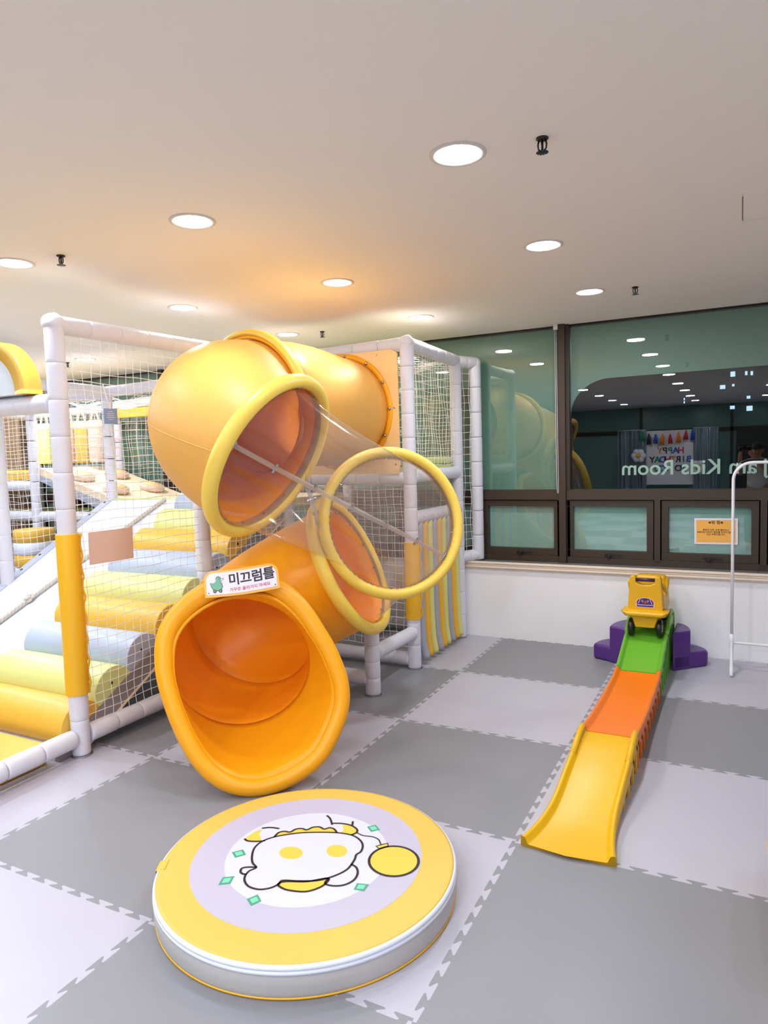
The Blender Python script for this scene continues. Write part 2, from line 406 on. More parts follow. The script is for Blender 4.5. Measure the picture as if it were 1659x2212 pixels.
for x, y in ((3.25, -0.45), (3.25, -3.5), (3.25, -6.2), (3.9, 0.70), (-0.9, -0.5), (-0.9, -2.0), (-2.2, -1.0), (-1.75, 0.45), (-1.8, 0.9), (-3.0, 1.3), (-4.2, 1.95), (-4.1, 3.17), (-5.4, 3.1), (-3.2, 0.2)):  # far-left downlights are added out of view to brighten and cool that side
    downlight(x, y, 'round downlight unseen beyond the frame, the left-hand ones added for brightness', group='downlights beyond the frame', col=BLUEISH if x < -1.5 else None, dim=0.4 if (x, y) in ((3.9, 0.70), (3.25, -0.45), (-0.9, -0.5), (-0.9, -2.0)) else (1.6 if y < -2 else 1.15))
def sprinkler(x, y, label):
    t = thing('fire_sprinkler', (x, y, ZC), label, 'sprinkler'); SM = Matrix.Translation((x, y, ZC)) @ Matrix.Scale(0.68, 4) @ Matrix.Translation((-x, -y, -ZC)); n0 = len(COL.objects)
    G().lathe([(0.001, 0), (0.030, 0), (0.030, -0.006), (0.018, -0.012), (0.001, -0.012)][::-1], 24, (x, y, ZC)).obj('escutcheon', M_black, t, True)
    g = G()
    for s in (-1, 1):
        g.tube([(x+s*0.016, y, ZC-0.010), (x+s*0.021, y, ZC-0.03), (x+s*0.019, y, ZC-0.05), (x+s*0.006, y, ZC-0.064)], 0.0045, 6)
    g.obj('yoke', M_black, t, True)
    G().tube([(x, y, ZC-0.012), (x, y, ZC-0.058)], 0.006, 10).obj('bulb', M_black, t, True)
    g = G().lathe([(0.001, -0.066), (0.012, -0.064), (0.012, -0.070), (0.001, -0.070)], 16, (x, y, ZC))
    for q in range(12):
        a = q*PI/6; g.box((0.010, -0.0045, -0.001), (0.030, 0.0045, 0.001), mx=Matrix.Translation((x, y, ZC-0.068)) @ Matrix.Rotation(a, 4, 'Z'))
    g.obj('deflector', M_black, t)
    for ch in [o for o in COL.objects if o.parent == t]:
        mw_ = SM @ WM[ch.name]; ch.matrix_basis = WM[t.name].inverted() @ mw_; WM[ch.name] = mw_
sprinkler(2.209, 0.73, 'black fire sprinkler head right of the largest ceiling light')
sprinkler(-0.177, 0.758, 'black fire sprinkler head above the top corner of the near white post')
sprinkler(2.191, 3.131, 'small black fire sprinkler head above the large window pane')
sprinkler(-0.24, 3.253, 'small black fire sprinkler head above the top tube of the slide')
sprinkler(-3.185, 3.17, 'tiny black fire sprinkler head seen through the net at left')

# ================================================================== PLAY FRAME (padded pipes)
frame_t = thing('play_frame', (0.1, 2.4, 0), 'large indoor playground frame of white foam padded posts and rails with nets', 'play structure')
SEG = {}
def sleeve_mesh(L, r, m, key):
    k = (round(L, 2), r, key)
    if k in SEG: return SEG[k]
    g = G(); n = 20; prof = [(r*0.5, 0.0), (r*0.945, 0.0003), (r*0.985, 0.004), (r, 0.02), (r*1.01, L*0.5), (r, L-0.02), (r*0.985, L-0.004), (r*0.945, L-0.0003), (r*0.5, L)]
    g.lathe(prof, n)
    me = bpy.data.meshes.new('foam_sleeve'); me.from_pydata([tuple(v) for v in g.V], [], g.F); me.materials.append(m)
    me.polygons.foreach_set('use_smooth', [True]*len(me.polygons)); me.update(); SEG[k] = me; return me
def pipe(p0, p1, name='rail', r=0.050, seg=0.2, m=None, parent=None, foot=False):
    m = m or M_foam; parent = parent or frame_t
    p0 = Vector(p0); p1 = Vector(p1); d = p1-p0; L = d.length; n = max(1, round(L/seg)); l = L/n
    core = G().tube([p0, p1], 0.024, 8).obj(name, M_steel, parent, True)
    q = Vector((0, 0, 1)).rotation_difference(d.normalized()).to_matrix().to_4x4()
    me = sleeve_mesh(l, r, m, m.name)
    for i in range(n):
        s = me.user_clear if False else None
        o = bpy.data.objects.new('foam_sleeve', me)
        jit = Matrix.Scale(1+random.uniform(-0.02, 0.02), 4)
        sx = 1+random.uniform(-0.025, 0.025)
        M_ = Matrix.Translation(p0+d*(i/n)) @ q @ Matrix.Rotation(random.uniform(0, 6), 4, 'Z') @ Matrix.Diagonal((sx, sx, l/ (round(l, 2) if round(l, 2) else l) if False else 1, 1))
        put(o, core, M_)
    if foot:
        G().lathe([(0.058, 0.0), (0.058, 0.006), (0.040, 0.010)], 24, (p0.x, p0.y, 0)).obj('foot_plate', M_steel, parent)
    return core
def corner(p, r=0.056):
    bm = bmesh.new(); bmesh.ops.create_icosphere(bm, subdivisions=3, radius=r)
    for v in bm.verts:
        v.co.z *= 0.9; v.co *= 1+0.03*sin(v.co.x*90+v.co.y*60)
    g = G().bm(bm); g.V = [v+Vector(p) for v in g.V]
    return g.obj('corner_cap', M_foamp, frame_t, True)
A = (-0.395, 0.860); ZT = 2.345
# posts
pipe((*A, 0.01), (*A, 2.31), 'post', foot=True, seg=0.19); corner((*A, 2.325), 0.058)
yp = G()
V_ = []
def ypad(x, y, z0, z1, r, parent=None, side=1):
    prof = [(r*0.8, z0), (r, z0+0.002), (r, z1-0.002), (r*0.8, z1)]
    o = G().lathe(prof, 32, (x, y, 0)).obj('yellow_post_pad', M_ypad, frame_t, True); bev(o, 0.001)
    g = G(); n = int((z1-z0)/0.055)
    pts = []
    a = math.atan2(CAMP.y-y, CAMP.x-x)+1.45*side
    for i in range(n*4+1):
        z = z0+(z1-z0)*i/(n*4); rr = r-0.001+0.009*abs(sin(i*PI/8))**3+random.uniform(-.001, .001)
        pts.append((x+rr*cos(a), y+rr*sin(a), z))
    g.tube(pts, 0.006, 6); g.obj('pad_seam', M_ypad, frame_t, True)
ypad(*A, 0.343, 1.219, 0.060)
pipe((-0.42, 1.93, 0.01), (-0.42, 1.93, 2.31), 'post', foot=True)
pipe((-0.42, 2.93, 0.01), (-0.42, 2.93, 2.36), 'post', foot=True)
pipe((0.64, 2.32, 0.01), (0.64, 2.32, 0.45), 'post', foot=True, seg=0.1)
pipe((0.655, 2.95, 0.01), (0.655, 2.95, 2.39), 'post', foot=True, seg=0.17); corner((0.655, 2.95, 2.395))
ypad(0.655, 2.95, 0.375, 0.95, 0.058)
pipe((0.655, 3.90, 0.01), (0.655, 3.90, 2.36), 'post', foot=True)
pipe((0.765, 4.085, 0.665), (0.765, 4.085, 2.36), 'post')
G().lathe([(0.055, 0), (0.055, 0.005), (0.03, 0.008)], 20, (0.765, 4.085, 0.651)).obj('foot_plate', M_steel, frame_t)
# top rails
pipe((A[0], A[1], 2.318), (-0.41, 2.93, 2.35)); pipe((-0.41, 2.95, 2.36), (0.655, 2.95, 2.385)); pipe((0.655, 2.95, 2.385), (0.655, 3.90, 2.365), seg=0.15)
pipe((0.655, 3.90, 2.36), (0.765, 4.085, 2.355), seg=0.1); corner((0.765, 4.085, 2.355), 0.052)
# mid rails
pipe((A[0]-0.05, 0.87, 1.915), (-1.75, 0.87, 1.915), seg=0.26, m=M_foamp)
pipe((-0.37, 2.95, 1.42), (0.62, 2.95, 1.42)); pipe((0.655, 2.98, 1.43), (0.655, 3.88, 1.43), m=M_foamp, seg=0.45)
pipe((0.655, 2.98, 1.12), (0.655, 3.88, 1.12), seg=0.3)
pipe((0.655, 3.90, 0.70), (0.765, 4.085, 0.70), seg=0.1)
pipe((0.64, 2.36, 0.275), (0.655, 2.92, 0.275), seg=0.28); pipe((0.62, 2.95, 0.07), (-0.38, 2.95, 0.07), seg=0.17)
pipe((0.61, 2.32, 0.11), (-0.38, 2.32, 0.11), seg=0.2); pipe((0.62, 3.90, 0.09), (-0.38, 3.90, 0.09))
# bottom rails
pipe((A[0], 0.91, 0.105), (-0.40, 2.90, 0.10), seg=0.18); pipe((A[0], 0.81, 0.105), (-0.37, -0.62, 0.10), seg=0.22)
# left and rear grid
HL = -2.42
for (x, y, z0, z1) in ((HL, 1.86, 0.01, 2.29), (HL, 2.95, 0.01, 2.25), (-3.50, 2.95, 0.01, 2.25), (-3.36, 3.90, 0.01, 2.23), (-4.75, 2.95, 0.01, 2.20), (-4.75, 3.90, 0.01, 2.20), (-1.75, 0.87, 0.01, 1.96)):
    pipe((x, y, z0), (x, y, z1), 'post', foot=True)
for a, b in (((HL, 2.95, 2.25), (-0.45, 2.95, 2.29)), ((HL, 2.95, 2.25), (HL, 1.86, 2.27)), ((HL, 1.86, 2.29), (-1.75, 0.87, 2.0)), ((HL, 2.95, 2.24), (-4.75, 2.95, 2.2)), ((-3.36, 3.9, 2.23), (-0.5, 3.9, 2.30)), ((-4.75, 3.9, 2.2), (-3.36, 3.9, 2.2)), ((-4.75, 2.95, 2.2), (-4.75, 3.9, 2.2)), ((-3.50, 2.95, 1.39), (-4.75, 2.95, 1.39)), ((HL, 2.98, 1.085), (-4.75, 2.98, 1.085)), ((-0.42, 3.90, 1.42), (0.6, 3.90, 1.42))):
    pipe(a, b, seg=0.24, m=M_foamp)
pipe((-0.42, 3.90, 0.01), (-0.42, 3.90, 2.34), 'post')
# ------------------ nets
def net(name, O, U, V_, nu, nv, clip=None, r=0.0017, sag=0.012, parent=None, m=None):
    """O origin, U,V full span vectors, strings every 1/nu, 1/nv; clip(u,v)->bool keeps"""
    O = Vector(O); U = Vector(U); V2 = Vector(V_); N = U.cross(V2).normalized(); g = G()
    def P(u, v):
        s = sag*sin(u*nu*0.7+v*5)*sin(v*nv*0.5+u*3)
        du = 0.07/nu*sin(v*nv*1.1+u*9); dv = 0.08/nv*sin(u*nu*0.9+v*7)
        return O+U*(u+du)+V2*(v+dv)+N*s
    def run(fn, n):
        seg = []
        for k in range(n+1):
            u, v = fn(k/n)
            if clip is None or clip(u, v): seg.append(P(u, v))
            else:
                if len(seg) > 1: g.tube(seg, r, 4, caps=False)
                seg = []
        if len(seg) > 1: g.tube(seg, r, 4, caps=False)
    for i in range(nu+1): run(lambda t: (i/nu, t), nv)
    for j in range(nv+1): run(lambda t: (t, j/nv), nu)
    o = g.obj(name, m or M_net, parent or frame_t); o['kind'] = 'stuff'; return o
net('climbing_net', (A[0]+0.0, 0.90, 0.15), (0, 2.0, 0), (0, 0, 2.14), 33, 42)
net('climbing_net', (HL, 1.90, 0.6), (0, 1.03, 0), (0, 0, 1.6), 17, 28, clip=lambda u, v: 0.6+1.6*v > 0.133+0.56*(1.9+1.03*u-0.915)+0.02)
net('climbing_net', (-1.80, 0.95, 1.95), (HL+1.80, 0.95, 0), (0, 0, 0.28), 14, 4)
net('climbing_net', (-0.40, 2.95, 0.15), (1.04, 0, 0), (0, 0, 1.24), 17, 22)
net('climbing_net', (0.655, 2.98, 1.50), (0, 0.90, 0), (0, 0, 0.85), 16, 15)
net('climbing_net', (0.66, 3.93, 0.72), (0.10, 0.15, 0), (0, 0, 1.6), 3, 26)
net('climbing_net', (-0.40, 3.90, 0.15), (1.04, 0, 0), (0, 0, 2.2), 15, 34)
net('climbing_net', (-3.36, 3.90, 1.25), (2.9, 0, 0), (0, 0, 0.98), 40, 14)
net('climbing_net', (-4.75, 3.90, 1.45), (1.39, 0, 0), (0, 0, 0.75), 20, 11)
net('climbing_net', (-4.75, 2.95, 0.1), (1.25, 0, 0), (0, 0, 2.1), 18, 28)
net('climbing_net', (-3.50, 2.95, 0.6), (1.05, 0, 0), (0, 0, 1.62), 15, 22, clip=lambda u, v: 0.6+1.62*v < 1.0 or 0.6+1.62*v > 1.57-0.3*u)
net('climbing_net', (-0.38, 2.95, 2.30), (1.02, 0, 0), (0, 0.93, 0), 15, 13, sag=0.03)
net('climbing_net', (-3.36, 2.97, 2.20), (2.9, 0, 0), (0, 0.9, 0), 40, 12, sag=0.05)
# ------------------ apricot panel with a round hole
PC = Vector((0.13, 2.90, 1.918))
g = G(); n = 72; px0, px1, pz0, pz1 = -0.36, 0.606, 1.455, 2.345; V = []; F = []
for i in range(n):
    a = 2*PI*i/n; c_, s_ = cos(a), sin(a)
    t = min(((px1-PC.x)/c_ if c_ > 1e-6 else 9), ((px0-PC.x)/c_ if c_ < -1e-6 else 9), ((pz1-PC.z)/s_ if s_ > 1e-6 else 9), ((pz0-PC.z)/s_ if s_ < -1e-6 else 9))
    for yy in (2.888, 2.903):
        V.append((PC.x+0.36*c_, yy, PC.z+0.36*s_)); V.append((PC.x+t*c_, yy, PC.z+t*s_))
for i in range(n):
    j = (i+1) % n; a = 4*i; b = 4*j
    F += [(a, a+1, b+1, b), (a+2, b+2, b+3, a+3), (a, b, b+2, a+2), (a+1, a+3, b+3, b+1)]
pn = meshobj('entrance_panel', V, F, M_panel, frame_t)
for (x, z) in ((0.02, 2.31), (0.44, 2.315), (0.575, 1.93), (0.575, 1.52), (-0.3, 2.2)):
    G().lathe([(0.001, 0.006), (0.006, 0.005), (0.009, 0.0)], 10, (x, 2.888, z), ax=(0, -1, 0)).obj('screw', M_steel, pn)
G().box((-0.36, 2.93, 1.44), (0.62, 3.87, 1.50)).obj('deck', M_vg, frame_t)
# cushion, yellow beam pad, deck edges
t = thing('seat_cushion', (0.6, 3.42, 1.49), 'lime green rounded cushion lying on the white rail behind the tower net', 'cushion')
G().box((0.30, 2.99, 1.505), (0.635, 3.84, 1.565), bev=0.028).obj('pad', M_vg, t, True)
bp = G().box((-3.34, 3.84, 2.085), (-1.6, 3.90, 2.185), bev=0.01).obj('yellow_beam_pad', M_vy, frame_t)
G().box((-4.72, 2.98, 1.45), (-3.54, 3.86, 1.54), bev=0.015).obj('yellow_deck_pad', M_vy, frame_t)
G().box((-4.72, 2.99, 1.02), (-3.74, 3.86, 1.10), bev=0.02).obj('lime_deck_pad', M_vg, frame_t)
G().box((-5.9, 3.3, 1.44), (-4.8, 3.9, 1.55), bev=0.02).obj('yellow_deck_pad', M_vy, frame_t)

# ================================================================== CLIMBING RAMP
SL = 0.5599
def rz_(y): return 0.133+SL*(y-0.915)
ramp = thing('climbing_ramp', (-1.43, 1.85, 0), 'sloping white padded climbing ramp with nine coloured roller steps behind the net', 'ramp')
y0r, y1r = 0.74, 2.925
def ramp_box(x0, x1, t0, t1, ya=y0r, yb=y1r):
    return [(x0, ya, rz_(ya)+t0), (x1, ya, rz_(ya)+t0), (x1, yb, rz_(yb)+t0), (x0, yb, rz_(yb)+t0), (x0, ya, rz_(ya)+t1), (x1, ya, rz_(ya)+t1), (x1, yb, rz_(yb)+t1), (x0, yb, rz_(yb)+t1)]
BF = [(3, 2, 1, 0), (4, 5, 6, 7), (0, 1, 5, 4), (1, 2, 6, 5), (2, 3, 7, 6), (3, 0, 4, 7)]
meshobj('deck', ramp_box(-2.38, -0.455, -0.07, -0.002), BF, M_white, ramp)
meshobj('side_board', ramp_box(-0.455, -0.425, -0.115, 0.012), BF, M_greyv, ramp)
meshobj('board_edge', ramp_box(-0.43, -0.421, -0.128, -0.112), BF, M_cream, ramp)
meshobj('side_flange', ramp_box(-2.475, -2.38, -0.07, 0.004), BF, M_flange, ramp)
for i in range(12):
    y = 0.95+i*0.175
    G().lathe([(0.001, 0.004), (0.009, 0.004), (0.013, 0)], 12, (-2.44, y, rz_(y)+0.004), ax=(0, -0.49, 0.87)).obj('screw', M_black, ramp)
nrm = Vector((0, -SL, 1)).normalized(); tng = Vector((0, 1, SL)).normalized()
RC = [M_vy, M_vg, M_vb]; RN = ['yellow', 'lime green', 'grey blue']
for k in range(9):
    yc = 0.905+0.237*k; c = Vector((-0.945, yc, rz_(yc)+0.014)); R_ = 0.140; g = G(); prof = []
    n = 22
    for i in range(n+1):
        a = PI*i/n; prof.append((R_*cos(a), R_*sin(a)*0.98))
    V = []; F = []
    for xx, ins in ((-0.437, 0.006), (-0.429, 0.0), (0.505, 0.0), (0.515, 0.006)):
        for u_, v_ in prof:
            V.append(c+Vector((xx, 0, 0))+tng*(u_*(1-ins/R_))+nrm*(v_*(1-ins/R_)))
    q = n+1
    for s in range(3):
        for i in range(n): F.append((s*q+i, (s+1)*q+i, (s+1)*q+i+1, s*q+i+1))
        F.append((s*q+n, (s+1)*q+n, (s+1)*q, s*q))
    F.append(tuple(range(q))[::-1][::-1]); F.append(tuple(3*q+i for i in range(q))[::-1])
    ro = meshobj('roller_step', V, F, RC[k % 3], ramp); smooth_auto(ro); ro['label'] = RN[k % 3]+' half round roller step'
    G().lathe([(0.001, 0.004), (0.006, 0.004), (0.010, 0)], 12, c+Vector((0.515, 0, 0))+nrm*0.05, ax=(1, 0, 0)).obj('end_bolt', M_black, ro)
# rope
rp = thing('climbing_rope', (-1.9, 1.6, 0.4), 'twisted off-white climbing rope with a knot lying up the white ramp', 'rope')
pa = Vector((-2.06, 1.02, 0)); pb = Vector((-1.71, 2.90, 0)); g = G()
for s in range(3):
    pts = []
    for i in range(241):
        t = i/240; p_ = pa.lerp(pb, t); p_.z = rz_(p_.y)+0.020; a = t*150+s*2*PI/3
        p_ += Vector((cos(a)*0.009, 0, 0))+nrm*(sin(a)*0.009); pts.append(p_)
    g.tube(pts, 0.010, 6)
g.obj('strands', M_rope, rp, True)
kc = pa.lerp(pb, 0.36); kc.z = rz_(kc.y)+0.030; g = G(); pts = []
for i in range(60):
    a = 2*PI*i/60; pts.append(kc+Vector((cos(2*a)*(0.02+0.01*cos(3*a)), sin(2*a)*(0.02+0.01*cos(3*a)), 0.014*sin(3*a)+0.2*sin(2*a)*0.05)))
g.tube(pts, 0.012, 8, closed=True); g.obj('knot', M_rope, rp, True)
# entry mat
em = thing('entry_mat', (-1.4, 0.1, 0), 'flat yellow vinyl mat inside the low white rail at the lower left', 'mat')
G().box((-2.4, -0.75, -0.0), (-0.465, 0.700, 0.118), bev=0.012).obj('pad', M_vy, em, True)
G().tube([(-0.463, -0.74, 0.108), (-0.463, 0.69, 0.108)], 0.003, 6).obj('piping', M_ypad, em)
# ================================================================== UPPER CLIMBING SLOPE WITH STEPPING STONES
us = thing('upper_slope', (-2.4, 3.4, 1.2), 'cream padded slope behind the ramp rising to the left under the nets', 'slope')
xs = [(-0.46, 1.262), (-2.44, 1.262), (-3.47, 1.568)]
V = []; F = []
for (x, z) in xs:
    for yy, dz in ((2.985, 0), (3.86, 0), (3.86, -0.07), (2.985, -0.07)): V.append((x, yy, z+dz))
for s in range(2):
    for i in range(4): F.append((s*4+i, s*4+(i+1) % 4, s*4+4+(i+1) % 4, s*4+4+i))
F += [(0, 3, 2, 1), (8, 9, 10, 11)]
meshobj('slope_pad', V, F, M_cream, us)
G().box((-2.43, 2.935, 1.215), (-0.46, 2.99, 1.268), bev=0.01).obj('yellow_edge', M_vg, us)
V = [(-2.42, 2.982, 1.19), (-3.47, 2.982, 1.496), (-3.47, 2.982, 1.44), (-2.42, 2.982, 1.09), (-2.42, 2.972, 1.19), (-3.47, 2.972, 1.496), (-3.47, 2.972, 1.44), (-2.42, 2.972, 1.09)]
meshobj('side_flange', V, BF, M_flange, us)
def slope_z(x): return 1.262 if x > -2.44 else 1.262+(-2.44-x)*0.297
for x, y, lb in ((-2.62, 3.17, 'round pink-sided stepping stone low on the cream slope, left of the nearest one'), (-2.60, 3.62, 'round pink-sided stepping stone on the cream slope closest to the yellow elbow'), (-3.08, 3.60, 'round stepping stone on the cream slope half hidden behind the rear post'), (-3.05, 3.14, 'round stepping stone high on the cream slope beside the near white post')):
    t = thing('stepping_stone', (x, y, slope_z(x)), lb, 'stepping stone', 'stepping stones on the cream slope')
    nn = Vector((0.297, 0, 1)).normalized()
    bp_ = [(0.118, 0.001), (0.124, 0.03), (0.120, 0.052), (0.108, 0.060)]
    o = G().lathe([(a*1.0, b) for a, b in bp_]+[(0.001, 0.062)], 36, (x, y, slope_z(x)), ax=nn).obj('side', M_sand, t, True); smooth_auto(o)
    G().lathe([(0.098, 0.059), (0.095, 0.066), (0.001, 0.068)], 36, (x, y, slope_z(x)), ax=nn).obj('top_cap', M_peach, t, True)
# ================================================================== PUNCH BAGS, BARREL, ARCH, TAGS
for x, y, m_, m2, lb in ((-4.17, 3.60, M_vg, M_cream, 'lime hanging punch bag left of the near white post'), (-3.77, 3.60, M_sand, M_sand, 'beige hanging punch bag just right of the near white post'), (-3.565, 3.60, M_vy, M_vg, 'yellow hanging punch bag seen through the net'), (-3.355, 3.60, M_sand, M_cream, 'pinkish hanging punch bag partly behind the blue card post')):
    t = thing('punch_bag', (x, y, 1.6), lb, 'punch bag', 'hanging punch bags')
    G().lathe([(0.001, 1.61), (0.068, 1.61), (0.076, 1.625), (0.078, 1.8), (0.076, 2.02), (0.072, 2.035), (0.001, 2.035)], 28, (x, y, 0)).obj('bag', m_, t, True)
    G().lathe([(0.077, 1.98), (0.080, 1.99), (0.078, 2.05), (0.06, 2.06)], 28, (x, y, 0)).obj('collar', M_cream, t, True)
    for s in (-1, 1):
        G().tube([(x+s*0.068, y, 2.03), (x+s*0.04, y, 2.12), (x, y, 2.19)], 0.012, 6).obj('strap', M_cream, t, True)
t = thing('striped_barrel', (-2.95, 2.5, 0.0), 'yellow and white striped round bolster behind the ramp at left', 'bolster')
for k in range(9):
    z0 = 0.113*k; G().lathe([(0.160, z0), (0.172, z0+0.01), (0.172, z0+0.103), (0.160, z0+0.113)], 36, (-2.95, 2.5, 0)).obj('band', M_white if k % 2 else M_vy, t, True)
t = thing('arch_cushion', (-0.93, 0.87, 1.97), 'yellow half round arch cushion with white centre sitting on the white rail', 'cushion')
g = G(); n = 32; V = []; F = []; ro, ri = 0.300, 0.218; cx, cz = -0.852, 1.968
for i in range(n+1):
    a = PI*i/n
    for (r_, yy) in ((ri, 0.785), (ro-0.008, 0.785), (ro, 0.793), (ro, 0.888), (ro-0.008, 0.896), (ri, 0.896)): V.append((cx+r_*cos(a), yy, cz+r_*sin(a)))
for i in range(n):
    for k in range(6): F.append((i*6+k, i*6+(k+1) % 6, i*6+6+(k+1) % 6, i*6+6+k))
F += [tuple(range(6)), tuple(n*6+k for k in range(6))]
smooth_auto(meshobj('arch', V, F, M_vy, t))
g = G(); g.prism([(ri*cos(PI*i/n)*0.995, ri*sin(PI*i/n)*0.995) for i in range(n+1)], 0.0, 0.095, mx=basis((1, 0, 0), (0, 0, 1), (0, -1, 0), (cx, 0.890, cz)))
g.obj('centre_panel', mat('centre_white', (215, 222, 230), 0.5), t)
t = thing('hanging_card', (-0.392, 1.175, 1.81), 'small blue printed card hanging on a string from the net', 'card')
mC = basis((0, 1, 0.04), (0, 0, 1), (1, 0, 0), (-0.372, 1.175, 1.853))
G().prism([(-0.047, -0.043), (0.047, -0.043), (0.047, 0.043), (-0.047, 0.043)], 0, 0.002, mx=mC).obj('card', M_blue, t)
g = G()
for i, w_ in enumerate((0.036, 0.056, 0.046, 0.058, 0.03)): g.prism([(-w_/2, 0.024-i*0.011), (w_/2, 0.024-i*0.011), (w_/2, 0.0265-i*0.011), (-w_/2, 0.0265-i*0.011)], 0.002, 0.0023, mx=mC)
g.obj('print_lines', M_sign_w, t)
G().tube([(-0.37, 1.173, 1.893), (-0.375, 1.16, 1.95), (-0.385, 1.145, 2.03)], 0.004, 6).obj('string', M_foamp, t)
t = thing('back_board', (-0.37, 1.125, 1.02), 'plain pink rectangular board hung on the net above the rollers', 'board')
G().prism([(-0.156, -0.089), (0.152, -0.093), (0.157, 0.089), (-0.153, 0.091)], 0, 0.004, mx=basis((0, 1, 0.0), (0, 0, 1), (1, 0, 0), (-0.372, 1.126, 1.122))).obj('board', M_pink, t)

# ================================================================== TUBE SLIDE
slide = thing('tube_slide', (0.6, 1.7, 0), 'big yellow spiral tube slide with a clear middle section and round open mouth', 'slide')
def fr(c, bearing, slope):
    b = math.radians(bearing); n_ = Vector((cos(b), sin(b), -slope)).normalized(); a = Vector((sin(b), -cos(b), 0)); u = a.cross(n_)
    if u.z < 0: u = -u
    return [Vector(c), n_, a, u]
R1 = fr((0.13, 2.89, 1.918), 270, 0.0); R2 = fr((0.25, 1.68, 1.885), 259, 0.12); R3 = fr((0.72, 1.18, 1.59), 3, 0.55)
R4 = fr((1.02, 1.92, 1.20), 138, 0.2); R5 = fr((0.70, 1.97, 0.93), 191, 0.45); R5b = fr((0.275, 1.54, 0.605), 287, 0.25)
R6 = fr((0.466, 1.184, 0.518), 305, 0.18)
RT = 0.38
def herm(f0, f1, t, k=1.0):
    p0, n0 = f0[0], f0[1]; p1, n1 = f1[0], f1[1]; L = (p1-p0).length*k
    h0 = 2*t**3-3*t*t+1; h1 = t**3-2*t*t+t; h2 = -2*t**3+3*t*t; h3 = t**3-t*t
    c = p0*h0+n0*L*h1+p1*h2+n1*L*h3
    d0 = (6*t*t-6*t); d1 = 3*t*t-4*t+1; d2 = -6*t*t+6*t; d3 = 3*t*t-2*t
    n_ = (p0*d0+n0*L*d1+p1*d2+n1*L*d3).normalized()
    return c, n_
def frame_of(c, n_):
    a = Vector((-n_.y*-1, -n_.x, 0)) if False else Vector((n_.y, -n_.x, 0)).normalized()
    u = a.cross(n_).normalized(); u = u if u.z > 0 else -u
    return [c, n_, a, u]
INSIDE = 1
def loft(frames, rads, name, m, n=56, thick=0.010, parent=None):
    V = []; F = []
    for f, r in zip(frames, rads):
        for k in range(n):
            th = 2*PI*k/n; V.append(f[0]+(f[2]*cos(th)+f[3]*sin(th))*r)
    for i in range(len(frames)-1):
        for k in range(n):
            l = (k+1) % n; F.append((i*n+k, (i+1)*n+k, (i+1)*n+l, i*n+l))
    o = meshobj(name, V, F, m, parent or slide, True)
    if thick:
        md = o.modifiers.new('solid', 'SOLIDIFY'); md.thickness = thick; md.offset = 0
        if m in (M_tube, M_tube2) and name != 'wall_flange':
            o.data.materials.append(M_tube_bounce); md.material_offset = INSIDE; md.material_offset_rim = 0
    return o
def hframes(f0, f1, n, k=1.0):
    out = []
    for i in range(n+1):
        c, n_ = herm(f0, f1, i/n, k)
        if i == 0: out.append(f0)
        elif i == n: out.append(f1)
        else: out.append(frame_of(c, n_))
    return out
def ring(f, R_, r, name, m, rw=None, parent=None, off=0.0, n=72, wob=0.0):
    """torus with elliptic section: r radial, rw axial"""
    rw = rw or r; V = []; F = []; q = 16
    for k in range(n):
        th = 2*PI*k/n; d = f[2]*cos(th)+f[3]*sin(th)
        for j in range(q):
            a = 2*PI*j/q; w2 = 1+wob*sin(k*2.7)*max(0, -cos(a))
            V.append(f[0]+f[1]*(off+rw*sin(a))+d*(R_+r*cos(a)*w2))
    for k in range(n):
        for j in range(q): F.append((k*q+j, ((k+1) % n)*q+j, ((k+1) % n)*q+(j+1) % q, k*q+(j+1) % q))
    return meshobj(name, V, F, m, parent or slide, True)
# top tube with wall flange
tf = [R1]+hframes(R1, R2, 8)[1:]
loft(tf, [0.388]*9, 'top_tube', M_tube2)
fg = G(); V = []; F = []
wfl = loft([fr((0.13, 2.885, 1.918), 270, 0)]*2, [0.385, 0.432], 'wall_flange', M_tube, thick=0.008)
for i in range(13):
    a = math.radians(84-28*i*360/(28*13)); p_ = Vector((0.13, 2.876, 1.918))+Vector((cos(a), 0, sin(a)))*0.412
    G().lathe([(0.001, 0.012), (0.006, 0.011), (0.011, 0.004), (0.013, 0)], 12, p_, ax=(0, -1, 0)).obj('bolt', M_steel, wfl, True)
# elbow bulb
ef = hframes(R2, R3, 20, 1.25)
er = [0.385+0.022*sin(PI*i/20) for i in range(21)]
elb = loft(ef, er, 'elbow', M_tube2)
V = []
g = G(); pts = []
for i in range(0, 21):
    th = math.radians(178); f = ef[i]; pts.append(f[0]+(f[2]*cos(0.12*i/20)+f[3]*sin(0.05))*(er[i]+0.006))
g.tube(pts, 0.0025, 6); g.obj('mould_line', M_tube2, elb, True)
ring(R2, 0.432, 0.020, 'joint_cover', M_ring, rw=0.034)
loft([fr(R2[0]-R2[1]*0.02, 259, 0.12), fr(R2[0]+R2[1]*0.02, 259, 0.12)], [0.412, 0.405], 'joint_flange', M_tube, thick=0.02)
ring(R3, 0.415, 0.033, 'ring_pad', M_ring, rw=0.040)
